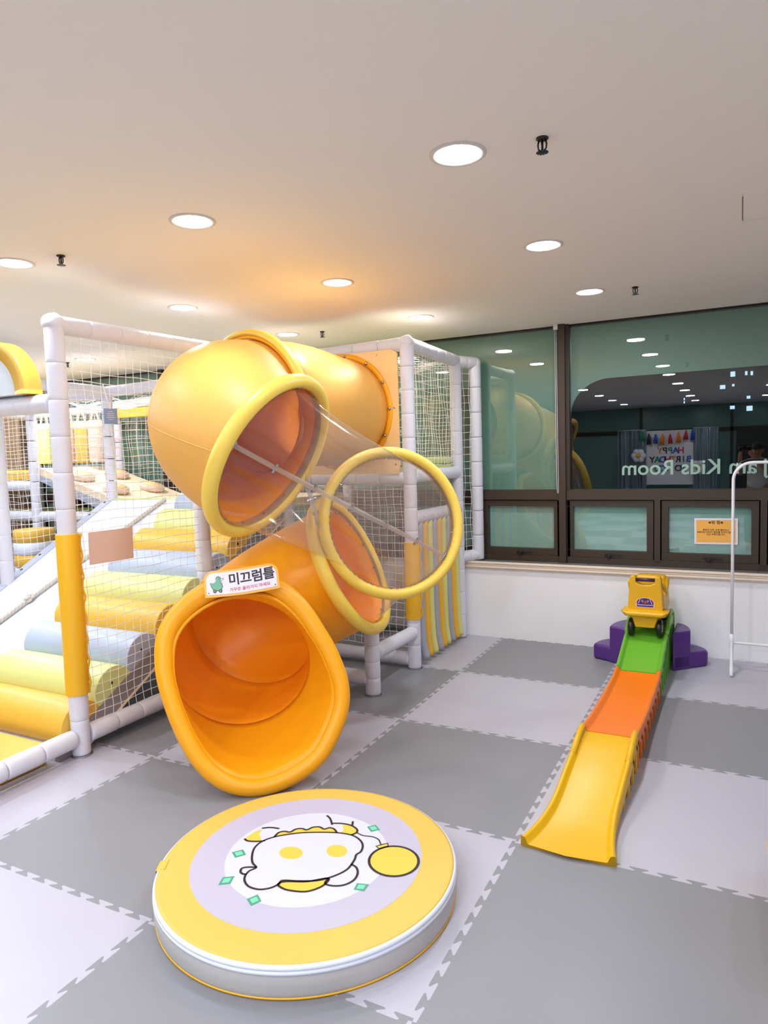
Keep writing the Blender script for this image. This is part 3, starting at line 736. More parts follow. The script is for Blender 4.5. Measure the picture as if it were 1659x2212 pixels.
# clear tube: ruled between R3 and R4
def lerpf(f0, f1, t):
    c = f0[0].lerp(f1[0], t); a = f0[2].lerp(f1[2], t); u = f0[3].lerp(f1[3], t); return [c, None, a, u]
cl = []
for i in range(13): cl.append(lerpf(R3, R4, i/12))
V = []; n = 96
def shellpts(f, k, r): th = 2*PI*k/n; return f[0]+(f[2]*cos(th)+f[3]*sin(th))*r
P3 = [shellpts(R3, k, RT) for k in range(n)]; P4 = [shellpts(R4, k, RT) for k in range(n)]; P5 = [shellpts(R5, k, RT) for k in range(n)]
def ruled(PA, PB, name, m, steps=10):
    V = []; F = []
    for i in range(steps+1):
        t = i/steps
        for k in range(n): V.append(PA[k].lerp(PB[k], t))
    for i in range(steps):
        for k in range(n): l = (k+1) % n; F.append((i*n+k, (i+1)*n+k, (i+1)*n+l, i*n+l))
    return meshobj(name, V, F, m, slide, True)
clear_tube = ruled(P3, P4, 'clear_tube', M_acr)
clear_elbow = ruled(P4, P5, 'clear_elbow', M_acr)
M_rim = sheet('acrylic_rim', (0.62, 0.55, 0.52), 1.6, 0.1, haze=0.25)
for f, pn_ in ((R3, clear_tube), (R4, clear_tube), (R5, clear_elbow)):
    loft([[f[0]-f[1]*0.022, f[1], f[2], f[3]], [f[0]+f[1]*0.022, f[1], f[2], f[3]]], [RT-0.004]*2, 'rim_band', M_rim, thick=0.0, parent=pn_)
    for k in range(14):
        th = 2*PI*(k+0.5)/14; p_ = f[0]+(f[2]*cos(th)+f[3]*sin(th))*(RT-0.004); d = (f[2]*cos(th)+f[3]*sin(th))
        G().lathe([(0.001, -0.008), (0.006, -0.007), (0.006, 0.007), (0.001, 0.008)], 8, p_, ax=d).obj('rim_bolt', M_steel, pn_)
# seam strips with bolts
def seam(k0, k1, side):
    pts = []; NN = 30
    def sp(t, r):
        ka = k0+(k1-k0)*t; th = math.radians(ka); pa_ = R3[0]+(R3[2]*cos(th)+R3[3]*sin(th))*r; pb_ = R4[0]+(R4[2]*cos(th)+R4[3]*sin(th))*r
        return pa_.lerp(pb_, t)
    V = []; F = []
    for i in range(NN+1):
        t = i/NN; c = sp(t, RT); c2 = sp(t, RT+0.028); dl = (sp(min(1, t+0.02), RT)-sp(max(0, t-0.02), RT)).normalized(); o_ = (c2-c).normalized(); s_ = dl.cross(o_).normalized()
        for du, dv in ((-0.012, 0.0), (-0.009, 0.029), (0.009, 0.029), (0.012, 0.0)): V.append(c+s_*du+o_*dv)
    for i in range(NN):
        for k in range(4): F.append((i*4+k, i*4+(k+1) % 4, i*4+4+(k+1) % 4, i*4+4+k))
    F += [(0, 1, 2, 3), tuple(NN*4+k for k in (3, 2, 1, 0))]
    st = meshobj('seam_strip', V, F, M_strip, clear_tube)
    for i in range(7):
        t = 0.02+0.96*i/6; c = sp(t, RT+0.016); o_ = (sp(t, RT+0.03)-sp(t, RT)).normalized(); dl = (sp(min(1, t+0.02), RT)-sp(max(0, t-0.02), RT)).normalized(); s_ = dl.cross(o_).normalized()
        G().tube([c-s_*0.024, c+s_*0.026], 0.007, 8).tube([c-s_*0.020, c-s_*0.013], 0.010, 6).tube([c+s_*0.013, c+s_*0.020], 0.010, 6).obj('seam_bolt', M_steel, clear_tube)
seam(12, -36, 1); seam(192, 205, -1)
ring(R4, 0.412, 0.032, 'padded_ring', M_ring, rw=0.040, wob=0.10, n=140)
ring(R5, 0.412, 0.034, 'ring_pad', M_ring, rw=0.040)
# lower tube
lf = hframes(R5, R5b, 12, 1.1); loft(lf, [RT]*13, 'lower_elbow', M_tube)
lf = hframes(R5b, R6, 6, 1.0); loft(lf, [RT-0.004]*7, 'lower_tube', M_tube)
ring(R6, 0.392, 0.018, 'joint_ring', M_tube, rw=0.03); ring(R5b, 0.388, 0.012, 'joint_ring', M_tube, rw=0.02)
# mouth
mp = [(-0.351, 0.585), (-0.342, 0.676), (-0.299, 0.755), (-0.218, 0.826), (-0.124, 0.871), (-0.029, 0.889), (0.06, 0.892), (0.117, 0.884), (0.212, 0.827), (0.285, 0.745), (0.34, 0.659), (0.404, 0.528), (0.436, 0.42), (0.435, 0.328), (0.388, 0.21), (0.321, 0.108), (0.226, 0.046), (0.103, 0.004), (0.001, 0.001), (-0.106, 0.039), (-0.182, 0.108), (-0.241, 0.2), (-0.288, 0.304), (-0.33, 0.426)]
MB = Vector((0.743, 0.866, 0.066)); ME = Vector((0.821, 0.571, 0)).normalized(); MU = Vector((-0.174, 0.251, 0.952)).normalized(); MN = ME.cross(MU)
MN = MN if MN.y < 0 else -MN
ctr = (0.03, 0.50)
pol = sorted([(math.atan2(v-ctr[1], u-ctr[0]), math.hypot(u-ctr[0], v-ctr[1])) for u, v in mp])
def mr(th):
    th = (th+PI) % (2*PI)-PI; L_ = pol; N_ = len(L_)
    for i in range(N_):
        a0, r0_ = L_[i]; a1, r1_ = L_[(i+1) % N_]
        if i == N_-1: a1 += 2*PI
        t_ = th if th >= a0 else th+2*PI
        if a0 <= t_ <= a1:
            rp_ = L_[i-1][1]; rn_ = L_[(i+2) % N_][1]; s = (t_-a0)/(a1-a0)
            return 0.5*((2*r0_)+(-rp_+r1_)*s+(2*rp_-5*r0_+4*r1_-rn_)*s*s+(-rp_+3*r0_-3*r1_+rn_)*s**3)
    return L_[0][1]
NM = 96
rr_ = [mr(2*PI*k/NM) for k in range(NM)]
rr_ = [(rr_[k-1]+2*rr_[k]+rr_[(k+1) % NM])/4 for k in range(NM)]
def mouth_pt(k, extra=0.0, fwd=0.0):
    th = 2*PI*k/NM; r = rr_[k % NM]+extra
    return MB+ME*(ctr[0]+r*cos(th))+MU*(ctr[1]+r*sin(th))+MN*fwd
V = []; F = []
# align R6 so that th=0 points to ME side
sgn = 1 if R6[2].dot(ME) > 0 else -1
for s in range(9):
    t = s/8
    for k in range(NM):
        th = 2*PI*k/NM; a = R6[0]+(R6[2]*sgn*cos(th)+R6[3]*sin(th))*(RT-0.004); b = mouth_pt(k)
        e = t*t*(3-2*t)*0.35+t*0.65
        V.append(a.lerp(b, e))
for s in range(8):
    for k in range(NM): l = (k+1) % NM; F.append((s*NM+k, s*NM+NM+k, s*NM+NM+l, s*NM+l))
mo = meshobj('mouth', V, F, M_tube, slide, True); md = mo.modifiers.new('solid', 'SOLIDIFY'); md.thickness = 0.016; md.offset = 1
def tw_(k):
    s_ = sin(2*PI*k/NM-0.35); return 1.2*max(0.0, s_)**1.8
G().tube([mouth_pt(k, 0.028+0.024*tw_(k), -0.004-0.02*tw_(k)) for k in range(NM)], 0.042, 16, closed=True, rs=[0.041+0.010*tw_(k) for k in range(NM)]).obj('mouth_rim', M_tube, slide, True)
# lugs at the joint
for th, w_ in ((172, 0.045), (198, 0.035), (52, 0.05), (18, 0.03)):
    a = math.radians(th); d = R6[2]*sgn*cos(a)+R6[3]*sin(a); tt = -R6[2]*sgn*sin(a)+R6[3]*cos(a); c = R6[0]+d*0.405
    g = G().box((-0.03, -w_, -0.02), (0.03, w_, 0.02), bev=0.006, mx=basis(R6[1], tt, d, c)); g.obj('joint_lug', M_tube, slide)
# sign on the slide
sgn_t = thing('slide_sign', (0.6, 1.10, 0.9), 'white curved sign with a green duck and Korean lettering above the slide mouth', 'sign')
sx_ = Vector((0.83, 0.535, 0.09)).normalized(); sz_ = Vector((0.44, -0.83, 0.30)); sz_ = (sz_-sx_*sz_.dot(sx_)).normalized(); sy_ = sz_.cross(sx_)
SO = Vector((0.598, 1.072, 0.985))+sz_*0.042
mQ = basis(sx_, sy_, sz_, SO)
def warp(p_): return Vector((p_.x, p_.y+0.006*cos(p_.x*9)*0-0.010*(1-(p_.x/0.18)**2)*1.0, p_.z-0.5*p_.x*p_.x))
def rrect(w_, h_, r, rb=0.004):
    P = []
    for cx_, cy_, a0, rr in ((w_-r, h_-r, 0, r), (-w_+r, h_-r, 90, r), (-w_+rb, -h_+rb, 180, rb), (w_-rb, -h_+rb, 270, rb)):
        for i in range(9): a = math.radians(a0+i*90/8); P.append((cx_+rr*cos(a), cy_+rr*sin(a)))
    return P
def wplate(poly, z0, z1, name, m):
    # dense strip version so it can bend
    xs_ = sorted(set([round(p_[0], 4) for p_ in poly])); bm = bmesh.new()
    vs = [bm.verts.new((x, y, z0)) for x, y in poly]; bm.faces.new(vs)
    N_ = 24; w_ = max(p_[0] for p_ in poly)
    for i in range(1, N_):
        x = -w_+2*w_*i/N_
        bmesh.ops.bisect_plane(bm, geom=bm.verts[:]+bm.edges[:]+bm.faces[:], plane_co=(x, 0, 0), plane_no=(1, 0, 0))
    ex = bmesh.ops.extrude_face_region(bm, geom=bm.faces[:])
    for v in ex['geom']:
        if isinstance(v, bmesh.types.BMVert): v.co.z = z1
    bmesh.ops.recalc_face_normals(bm, faces=bm.faces[:])
    g = G().bm(bm); g.V = [mQ@warp(v) for v in g.V]; return g.obj(name, m, sgn_t)
wplate(rrect(0.183, 0.066, 0.05), -0.004, 0.002, 'border_plate', M_sign_o)
wplate(rrect(0.172, 0.054, 0.042), 0.002, 0.004, 'white_plate', M_sign_w)
def warp_obj(o):
    inv = WM[o.name]
    for v in o.data.vertices:
        w2 = warp(inv @ v.co); v.co = w2
    o.matrix_basis = WM[o.parent.name].inverted() @ mQ; WM[o.name] = mQ
def sign_text(body, size, m, x, y, off, depth=0.0004, spacing=1.0, name='lettering', rot=0.0):
    o = text_mesh(name, body, size, m, None, Matrix.Identity(4), depth=depth, off=off, spacing=spacing)
    L_ = Matrix.Translation((x, y, 0.0045)) @ Matrix.Rotation(rot, 4, 'Z')
    for v in o.data.vertices: v.co = warp(L_ @ v.co)
    put(o, sgn_t, mQ); return o
sign_text('미끄럼틀', 0.064, M_ink, 0.052, 0.012, 0.0014, spacing=0.93, rot=0.02)
sign_text('거꾸로 올라가지 마세요', 0.0205, M_red, 0.040, -0.036, 0.0002, rot=0.02)
def splate(poly, z, m, name, hz=0.0006):
    g = G().prism(poly, z, z+hz); g.V = [mQ@warp(v) for v in g.V]; return g.obj(name, m, sgn_t)
duck = [(-0.150, 0.004), (-0.147, -0.012), (-0.140, -0.026), (-0.128, -0.034), (-0.108, -0.034), (-0.098, -0.027), (-0.093, -0.014), (-0.096, 0.000), (-0.102, 0.008), (-0.098, 0.016), (-0.100, 0.026), (-0.108, 0.032), (-0.118, 0.031), (-0.124, 0.024), (-0.123, 0.012), (-0.128, 0.004), (-0.138, 0.002)]
cxd, cyd = -0.12, -0.006
splate([(cxd+(x-cxd)*1.09, cyd+(y-cyd)*1.09) for x, y in duck], 0.0042, M_ink, 'duck_outline'); splate(duck, 0.0050, M_mint, 'duck_body')
beak = [(-0.101, 0.020), (-0.087, 0.023), (-0.088, 0.018), (-0.098, 0.013)]
splate([(-0.094+(x+0.094)*1.3, 0.018+(y-0.018)*1.5) for x, y in beak], 0.0054, M_ink, 'beak_outline'); splate(beak, 0.0062, M_sign_w, 'beak')
for xx in (-0.132, -0.104):
    c8 = lambda r: [(xx+r*cos(a*PI/8), -0.037+r*sin(a*PI/8)) for a in range(16)]
    splate(c8(0.0085), 0.0054, M_ink, 'wheel_tyre'); splate(c8(0.0052), 0.0062, M_greyv, 'wheel_hub')
splate([(-0.109+0.0018*cos(a*PI/5), 0.0215+0.0018*sin(a*PI/5)) for a in range(10)], 0.0060, M_ink, 'eye')
for xx, yy in ((-0.163, -0.045), (0.163, -0.045)):
    splate([(xx+0.003*cos(a*PI/5), yy+0.003*sin(a*PI/5)) for a in range(10)], 0.0045, M_black, 'screw')

# ================================================================== POOL NOODLE CURTAIN
ncol = [(M_vb, 'grey'), (M_vy, 'yellow'), (M_vg, 'lime')]
M_noo = {'grey': mat('noodle_grey', (168, 170, 184), 0.5), 'yellow': mat('noodle_yellow', (246, 184, 44), 0.5), 'lime': mat('noodle_lime', (220, 218, 128), 0.5)}
place = ['beside the yellow padded tower post', 'next in line behind the nearest grey one', 'third from the yellow padded tower post', 'fourth from the yellow padded tower post', 'fifth, in the middle of the row', 'sixth, thin between yellow and grey', 'seventh, before the last yellow one', 'next to last by the rear post', 'last in the row, touching the rear post']
for i in range(9):
    y = 3.07+i*0.092; cn = ['grey', 'yellow', 'lime'][i % 3]; x = 0.66; bend = 0.02+0.02*random.random()
    t = thing('foam_noodle', (x, y, 0.03), cn+' foam noodle hanging to the floor, '+place[i], 'foam noodle', 'hanging foam noodles')
    pts = [(x, y, 1.09), (x+0.0, y, 0.8), (x+0.0, y, 0.4), (x+bend*0.3, y, 0.18), (x+bend, y+0.004, 0.045)]
    P2 = []
    for s in range(len(pts)-1):
        for q in range(5): P2.append(Vector(pts[s]).lerp(Vector(pts[s+1]), q/5))
    P2.append(Vector(pts[-1]))
    G().tube(P2, 0.031, 16, caps=True).obj('tube', M_noo[cn], t, True)
    G().tube([(x-0.0, y-0.03, 1.09), (x+0.045, y, 1.125), (x, y+0.03, 1.16), (x-0.045, y, 1.125)], 0.006, 6, closed=True).obj('tie', M_noo[cn], t)

# ================================================================== ROUND LANDING MAT
DC = Vector((1.395, 0.395, 0)); DR = 0.546; DH = 0.108
dm = thing('round_mat', (DC.x, DC.y, 0), 'thick round landing mat with yellow rim and balloon print below the slide mouth', 'mat')
o = G().lathe([(DR-0.02, 0.0), (DR-0.006, 0.004), (DR-0.003, 0.02), (DR, 0.05), (DR-0.002, 0.078), (DR-0.003, 0.080)], 128, DC).obj('side_band', M_disc_g, dm, True)
G().lathe([(DR-0.004, 0.079), (DR+0.001, 0.080), (DR+0.001, 0.090), (DR-0.002, 0.091), (DR-0.002, 0.094), (DR, 0.095), (DR+0.0, 0.100), (DR-0.003, 0.106), (DR-0.009, 0.1085), (DR-0.014, 0.109)], 128, DC).obj('zip_band', M_white, dm, True)
G().lathe([(DR-0.012, 0.004), (DR-0.003, 0.003), (DR-0.003, 0.008), (DR-0.008, 0.009)], 128, DC).obj('bottom_piping', M_ypad, dm, True)
G().lathe([(0.001, DH+0.002), (DR-0.02, DH+0.0018), (DR-0.009, DH+0.001), (DR-0.008, DH-0.003)][::-1], 128, DC).obj('top_cover', M_py, dm, True)
# pull tab at left
a = math.radians(209); ta = G()
for (z0, z1, m_, nm) in ((0.055, 0.106, M_ypad, 'zip_tab'),):
    g = G(); V = []
    for i in range(7):
        aa = a+(i-3)*0.02; V += [DC+Vector((cos(aa)*(DR+0.003), sin(aa)*(DR+0.003), z0)), DC+Vector((cos(aa)*(DR+0.003), sin(aa)*(DR+0.003), z1)), DC+Vector((cos(aa)*(DR-0.03), sin(aa)*(DR-0.03), z1+0.006))]
    F = []
    for i in range(6): F += [(i*3, i*3+3, i*3+4, i*3+1), (i*3+1, i*3+4, i*3+5, i*3+2)]
    meshobj(nm, V, F, m_, dm)
# print: polygons given in photo pixels of the design are converted to mat coordinates (flat print on the cover)
def ray_to(px, py, z):
    d = cf+cr*((px-829.5)/1495.1498)-cu*((py-1106)/1495.1498); t = (z-CAMP.z)/d.z; return CAMP+d*t
PZ = DH+0.0026
def zp(L_): return [ray_to(460+x/3.456, 1740+y/3.456, PZ) for x, y in L_]
def flat(poly, z, name, m, hz=0.0004):
    P = [(p_.x, p_.y) for p_ in poly]; return G().prism(P, z, z+hz).obj(name, m, dm)
def smoothc(L_, closed=True, n=6):
    out = []; N_ = len(L_); rng = range(N_) if closed else range(N_-1)
    for i in rng:
        p0 = L_[i-1] if (closed or i > 0) else L_[i]; p1 = L_[i]; p2 = L_[(i+1) % N_]; p3 = L_[(i+2) % N_] if (closed or i+2 < N_) else p2
        for q in range(n):
            s = q/n; out.append(tuple(0.5*((2*p1[k])+(-p0[k]+p2[k])*s+(2*p0[k]-5*p1[k]+4*p2[k]-p3[k])*s*s+(-p0[k]+3*p1[k]-3*p2[k]+p3[k])*s**3) for k in (0, 1)))
    if not closed: out.append(L_[-1])
    return out
def stroke(L_, name='print_outline', w=0.0042, closed=False, sm=True, z=None):
    pts = zp(smoothc(L_, closed) if sm else L_); z = (z or DH+0.0042); N_ = len(pts); V = []; F = []
    for i, p_ in enumerate(pts):
        t = (pts[(i+1) % N_]-pts[i-1]) if closed else (pts[min(i+1, N_-1)]-pts[max(i-1, 0)]); t.z = 0; t.normalize(); s_ = Vector((-t.y, t.x, 0))*w
        V += [Vector((p_.x, p_.y, z))+s_, Vector((p_.x, p_.y, z))-s_]
    for i in range(N_ if closed else N_-1):
        j = (i+1) % N_; F.append((2*i, 2*i+1, 2*j+1, 2*j))
    return meshobj(name, V, F, M_ink, dm)
cc = lambda R_: [(DC.x-0.012+R_*cos(2*PI*i/96), DC.y+0.016+R_*sin(2*PI*i/96)) for i in range(96)]
G().prism(cc(0.425), DH+0.0018, DH+0.0024).obj('lavender_ring', M_lav, dm); G().prism(cc(0.302), DH+0.0024, DH+0.0028).obj('white_circle', M_pw, dm)
Z1 = DH+0.0028
# yellow scallop collar, cloud shape, crescent and balloon; a plain cloud stands where the cartoon figure is
scal = [(455, 240), (490, 205), (535, 195), (575, 200), (620, 178), (665, 174), (700, 184), (745, 165), (795, 162), (830, 178), (870, 168), (905, 178), (925, 205)]
flat(zp(smoothc(scal, False)+[(925, 208), (700, 205), (560, 218)]), Z1, 'yellow_scallops', M_pyb); stroke(scal)
cloud = [(560, 218), (700, 204), (900, 204), (1030, 222), (1095, 258), (1118, 300), (1105, 345), (1070, 370), (1055, 410), (1000, 480), (900, 530), (780, 562), (640, 566), (520, 562), (490, 590), (420, 620), (340, 628), (270, 608), (238, 570), (240, 530), (270, 492), (322, 466), (296, 430), (292, 380), (310, 320), (360, 275), (440, 242)]
flat(zp(smoothc(cloud)), Z1+0.0004, 'white_cloud', M_pw); stroke(cloud, closed=True)
cres = [(485, 592), (540, 570), (700, 570), (858, 545), (835, 590), (770, 625), (690, 645), (600, 640), (530, 625)]
flat(zp(smoothc(cres)), Z1, 'yellow_crescent', M_pyb); stroke(cres, closed=True)
stroke([(860, 548), (838, 585), (900, 602), (980, 595), (1050, 560), (1080, 510), (1070, 465), (1030, 440)])
flat(zp(smoothc([(860, 548), (838, 585), (900, 602), (980, 595), (1050, 560), (1080, 510), (1070, 465), (1030, 440)], False)), Z1-0.0002, 'white_puff', M_pw)
stroke([(205, 500), (215, 472), (260, 462), (330, 464)]); stroke([(205, 500), (222, 512), (250, 518)])
for q in ((583, 356, 88, 46), (925, 342, 78, 46)):
    flat(zp([(q[0]+q[2]*cos(2*PI*i/40), q[1]+q[3]*sin(2*PI*i/40)) for i in range(40)]), Z1+0.0008, 'yellow_oval', M_pyb)
flat(zp(smoothc([(365, 180), (300, 205), (240, 250), (270, 266), (350, 264), (358, 240), (345, 215)])), Z1, 'yellow_patch', M_pyb); stroke([(235, 250), (260, 266), (320, 270), (390, 266)])
stroke([(365, 172), (430, 166), (495, 174)])
flat(zp(smoothc([(970, 150), (1020, 150), (1060, 175), (1075, 200), (1030, 222), (955, 208), (975, 185)])), Z1, 'yellow_patch', M_pyb)
stroke([(850, 76), (875, 100), (890, 145)]); stroke([(890, 135), (960, 136), (1030, 150), (1075, 180), (1070, 205), (1030, 222)]); stroke([(1045, 120), (1040, 150)], sm=False)
stroke([(1075, 205), (1120, 226), (1190, 235), (1235, 255), (1252, 290)], w=0.0026)
ball = [(1350+185*cos(2*PI*i/48), 418+112*sin(2*PI*i/48)) for i in range(48)]
flat(zp(ball), Z1+0.0002, 'balloon_print', M_pyb); stroke(ball, closed=True, sm=False, w=0.0048)
kn = [(1218, 306), (1260, 294), (1305, 284), (1308, 305), (1245, 328)]
flat(zp(kn), Z1+0.0004, 'balloon_knot_print', M_pyb); stroke(kn, closed=True, sm=False, w=0.003)
for dq in ([(140, 350), (225, 330), (248, 368), (165, 392)], [(72, 538), (162, 528), (130, 585), (40, 594)], [(252, 700), (335, 665), (363, 716), (283, 750)], [(1075, 580), (1165, 590), (1130, 640), (1050, 630)], [(1150, 160), (1215, 145), (1247, 182), (1180, 198)]):
    cx_ = sum(p_[0] for p_ in dq)/4; cy_ = sum(p_[1] for p_ in dq)/4
    flat(zp(dq), Z1+0.0002, 'green_diamond', M_gd); flat(zp([(cx_+(x-cx_)*0.6, cy_+(y-cy_)*0.6) for x, y in dq]), Z1+0.0007, 'mint_diamond', M_gl)

# ================================================================== TOY COASTER TRACK
track = thing('coaster_track', (2.22, 2.3, 0), 'plastic roller coaster track of yellow, orange and green sections on the mats', 'toy track')
prof = [(0.985, 0.014), (1.08, 0.016), (1.2, 0.028), (1.35, 0.058), (1.5, 0.095), (1.65, 0.128), (1.78, 0.152), (1.87, 0.158), (2.0, 0.142), (2.2, 0.128), (2.45, 0.122), (2.7, 0.124), (2.85, 0.130), (2.98, 0.146), (3.1, 0.18), (3.25, 0.228), (3.40, 0.272), (3.5, 0.297), (3.6, 0.312), (3.75, 0.318), (3.93, 0.318)]
def tz(y):
    for i in range(len(prof)-1):
        if prof[i][0] <= y <= prof[i+1][0]:
            a, b = prof[i], prof[i+1]; p_ = prof[max(i-1, 0)]; q = prof[min(i+2, len(prof)-1)]; s = (y-a[0])/(b[0]-a[0])
            return 0.5*(2*a[1]+(-p_[1]+b[1])*s+(2*p_[1]-5*a[1]+4*b[1]-q[1])*s*s+(-p_[1]+3*a[1]-3*b[1]+q[1])*s**3)
    return prof[-1][1] if y > 2 else prof[0][1]
def tw(y): return 0.139+(0.045*((1.35-y)/0.36)**2 if y < 1.35 else 0)
def tcx(y): return 2.212+0.014*min(1, max(0, (y-1.0)/0.6))
def section(ya, yb, m, nm, lbl, rise=0.0, front=False):
    N_ = max(6, int((yb-ya)/0.035)); V = []; F = []
    rows = []
    for i in range(N_+1):
        y = ya+(yb-ya)*i/N_; z = tz(y); h = tw(y); c = tcx(y); zb = max(0.0, z-0.03); rail = 0.026
        if front: yy_ = lambda x_: y-0.035*(1-abs((x_-c)/h)**2)*max(0, (1.15-y)/0.165)*0.9 if y < 1.15 else y
        else: yy_ = lambda x_: y
        cs = [(c-h, 0.0 if z < 0.05 else z-0.045), (c-h, z+rail-0.006), (c-h+0.006, z+rail), (c-h+0.016, z+rail), (c-h+0.022, z+rail-0.006), (c-h+0.030, z+0.002), (c-h+0.036, z), (c, z+0.001), (c+h-0.036, z), (c+h-0.030, z+0.002), (c+h-0.022, z+rail-0.006), (c+h-0.016, z+rail), (c+h-0.006, z+rail), (c+h, z+rail-0.006), (c+h, 0.0 if z < 0.05 else z-0.045), (c+h-0.02, max(0.0, z-0.045)), (c-h+0.02, max(0.0, z-0.045))]
        V += [(x_, yy_(x_), zz) for x_, zz in cs]; K = len(cs)
    for i in range(N_):
        for k in range(K): F.append((i*K+k, i*K+(k+1) % K, i*K+K+(k+1) % K, i*K+K+k))
    F += [tuple(range(K))[::-1], tuple(N_*K+k for k in range(K))]
    o = meshobj(nm, V, F, m, track, True); md = o.modifiers.new('e', 'EDGE_SPLIT'); md.split_angle = math.radians(50); o['label'] = lbl
    # corrugated side walls standing on the floor
    y = max(ya, 1.30)+0.01; k = 0
    while y < yb-0.02:
        y2 = min(y+0.125, yb-0.003)
        for s in (-1, 1):
            for (p0, p1, inset) in ((y, y+0.035, 0.0), (y+0.035, y2, 0.018)):
                if p1 <= p0: continue
                za, zb_ = tz(p0)-0.02, tz(p1)-0.02; xo = s*(tw(p0)-inset); c = tcx(p0); th_ = 0.008*s
                zf = 0.0 if inset == 0 else 0.035+0.05*(p1-p0)
                V = [(c+xo-th_, p0, zf), (c+xo, p0, zf), (c+xo, p1, zf), (c+xo-th_, p1, zf), (c+xo-th_, p0, za), (c+xo, p0, za), (c+xo, p1, zb_), (c+xo-th_, p1, zb_)]
                meshobj('side_rib', V, BF, m, o)
        y += 0.125
    return o
section(0.985, 1.86, M_ty, 'track_section', 'yellow lower track section with flared end', front=True)
section(1.868, 2.98, M_to, 'track_section', 'orange middle track section')
section(2.988, 3.90, M_tg, 'track_section', 'green top track section')
# yellow hump ends stand proud of the orange section
for s in (-1, 1):
    c = tcx(1.8)+s*(tw(1.8)-0.012); G().tube([(c, 1.62, tz(1.62)+0.016), (c, 1.74, tz(1.74)+0.022), (c, 1.83, tz(1.83)+0.028), (c, 1.872, tz(1.87)+0.024), (c, 1.885, tz(1.88)+0.004)], 0.015, 10).obj('rail_end', M_ty, track, True)
# green arched back rail
for s in (-1, 1):
    c = 2.226+s*0.133; G().tube([(c, 3.42, tz(3.42)+0.02), (c, 3.52, 0.345), (c, 3.64, 0.385), (c, 3.76, 0.395), (c, 3.86, 0.365), (c, 3.89, 0.31), (c, 3.89, 0.0)], 0.014, 10).obj('back_rail', M_tg, track, True)
G().box((2.10, 3.875, 0.0), (2.355, 3.90, 0.36), bev=0.008).obj('back_wall', M_tg, track)
# purple steps
def steps(name, sgn_, label, P0, P1, P1u, back, xback):
    t = thing(name, ((P0[0]+P1[0])/2, (P0[1]+back)/2, 0), label, 'toy steps')
    def pie(p0, p1, yb):
        P = [p0, p1]; n_ = 12
        for i in range(1, n_+1):
            a = i/n_*PI/2; P.append((p0[0]+(p1[0]-p0[0])*cos(a), p1[1]+(yb-p1[1])*sin(a)))
        return P if sgn_ > 0 else P[::-1]
    for (pp, yb, h, nm) in ((P1, back, 0.116, 'lower_step'), (P1u, back-0.06, 0.277, 'upper_step')):
        o = G().prism(pie(P0, pp, yb), 0.0, h).obj(nm, M_purple, t); bev(o, 0.022, 4); smooth_auto(o)
steps('toy_steps', 1, 'purple two-tread plastic steps on the right of the green track top', (2.385, 3.56), (2.605, 3.77), (2.495, 3.665), 3.95, 2.385)
steps('toy_steps', -1, 'purple two-tread plastic steps on the left of the green track top', (2.085, 3.56), (1.815, 3.68), (1.945, 3.615), 3.95, 2.085)
# ================================================================== RIDE-ON CAR
car = thing('ride_on_car', (2.222, 3.56, 0.30), 'yellow ride-on toy car with black wheels parked atop the green track', 'toy car')
def hull(secs, name, m, b=0.012):
    """secs: list of (y, [(x,z)...]) same count"""
    V = []; F = []; K = len(secs[0][1])
    for y, P in secs: V += [(x_, y if not isinstance(y, tuple) else y[0], z_) for x_, z_ in P]
    for i in range(len(secs)-1):
        for k in range(K): F.append((i*K+k, i*K+(k+1) % K, i*K+K+(k+1) % K, i*K+K+k))
    F += [tuple(range(K))[::-1], tuple((len(secs)-1)*K+k for k in range(K))]
    o = meshobj(name, V, F, m, car); bev(o, b, 3); smooth_auto(o); return o
cx0 = 2.222; DY = 0.175
def trap(w0, z0, w1, z1): return [(cx0-w0, z0), (cx0+w0, z0), (cx0+w1, z1), (cx0-w1, z1)]
YC = 3.385
# front shell with a rounded notch under the grab bar
zt_ = 0.700; out_ = [(-0.116, 0.445), (0.116, 0.445), (0.101, zt_-0.012), (0.093, zt_), (0.072, zt_), (0.064, zt_-0.010), (0.062, zt_-0.045), (0.035, zt_-0.058), (0.0, zt_-0.062), (-0.035, zt_-0.058), (-0.062, zt_-0.045), (-0.064, zt_-0.010), (-0.072, zt_), (-0.093, zt_), (-0.101, zt_-0.012)]
fs = G().prism([(cx0+a_, b_) for a_, b_ in out_], -YC-0.075, -YC, mx=basis((1, 0, 0), (0, 0, 1), (0, -1, 0), (0, 0, 0))).obj('front_shell', M_ty, car); bev(fs, 0.010, 3); smooth_auto(fs)
G().tube([(cx0-0.068, YC+0.03, 0.672), (cx0+0.068, YC+0.03, 0.672)], 0.0125, 12).obj('grab_bar', mat('purple_dark', (58, 36, 78), 0.4), car, True)
hull([(YC-0.07, trap(0.110, 0.432, 0.140, 0.462)), (YC-0.03, trap(0.132, 0.425, 0.160, 0.466)), (YC+0.11, trap(0.130, 0.425, 0.156, 0.466))], 'bumper', M_ty, 0.012)
hull([(YC-0.02, trap(0.064, 0.345, 0.092, 0.440)), (3.80, trap(0.070, 0.345, 0.095, 0.44))], 'chassis', M_ty, 0.010)
hull([(YC+0.06, trap(0.120, 0.44, 0.112, 0.60)), (3.55, trap(0.125, 0.43, 0.115, 0.53)), (3.68, trap(0.125, 0.43, 0.115, 0.53)), (3.81, trap(0.125, 0.43, 0.112, 0.58))], 'seat_body', M_ty, 0.014)
hull([(3.70, trap(0.110, 0.50, 0.098, 0.655)), (3.80, trap(0.116, 0.50, 0.104, 0.655))], 'seat_back', M_ty, 0.02)
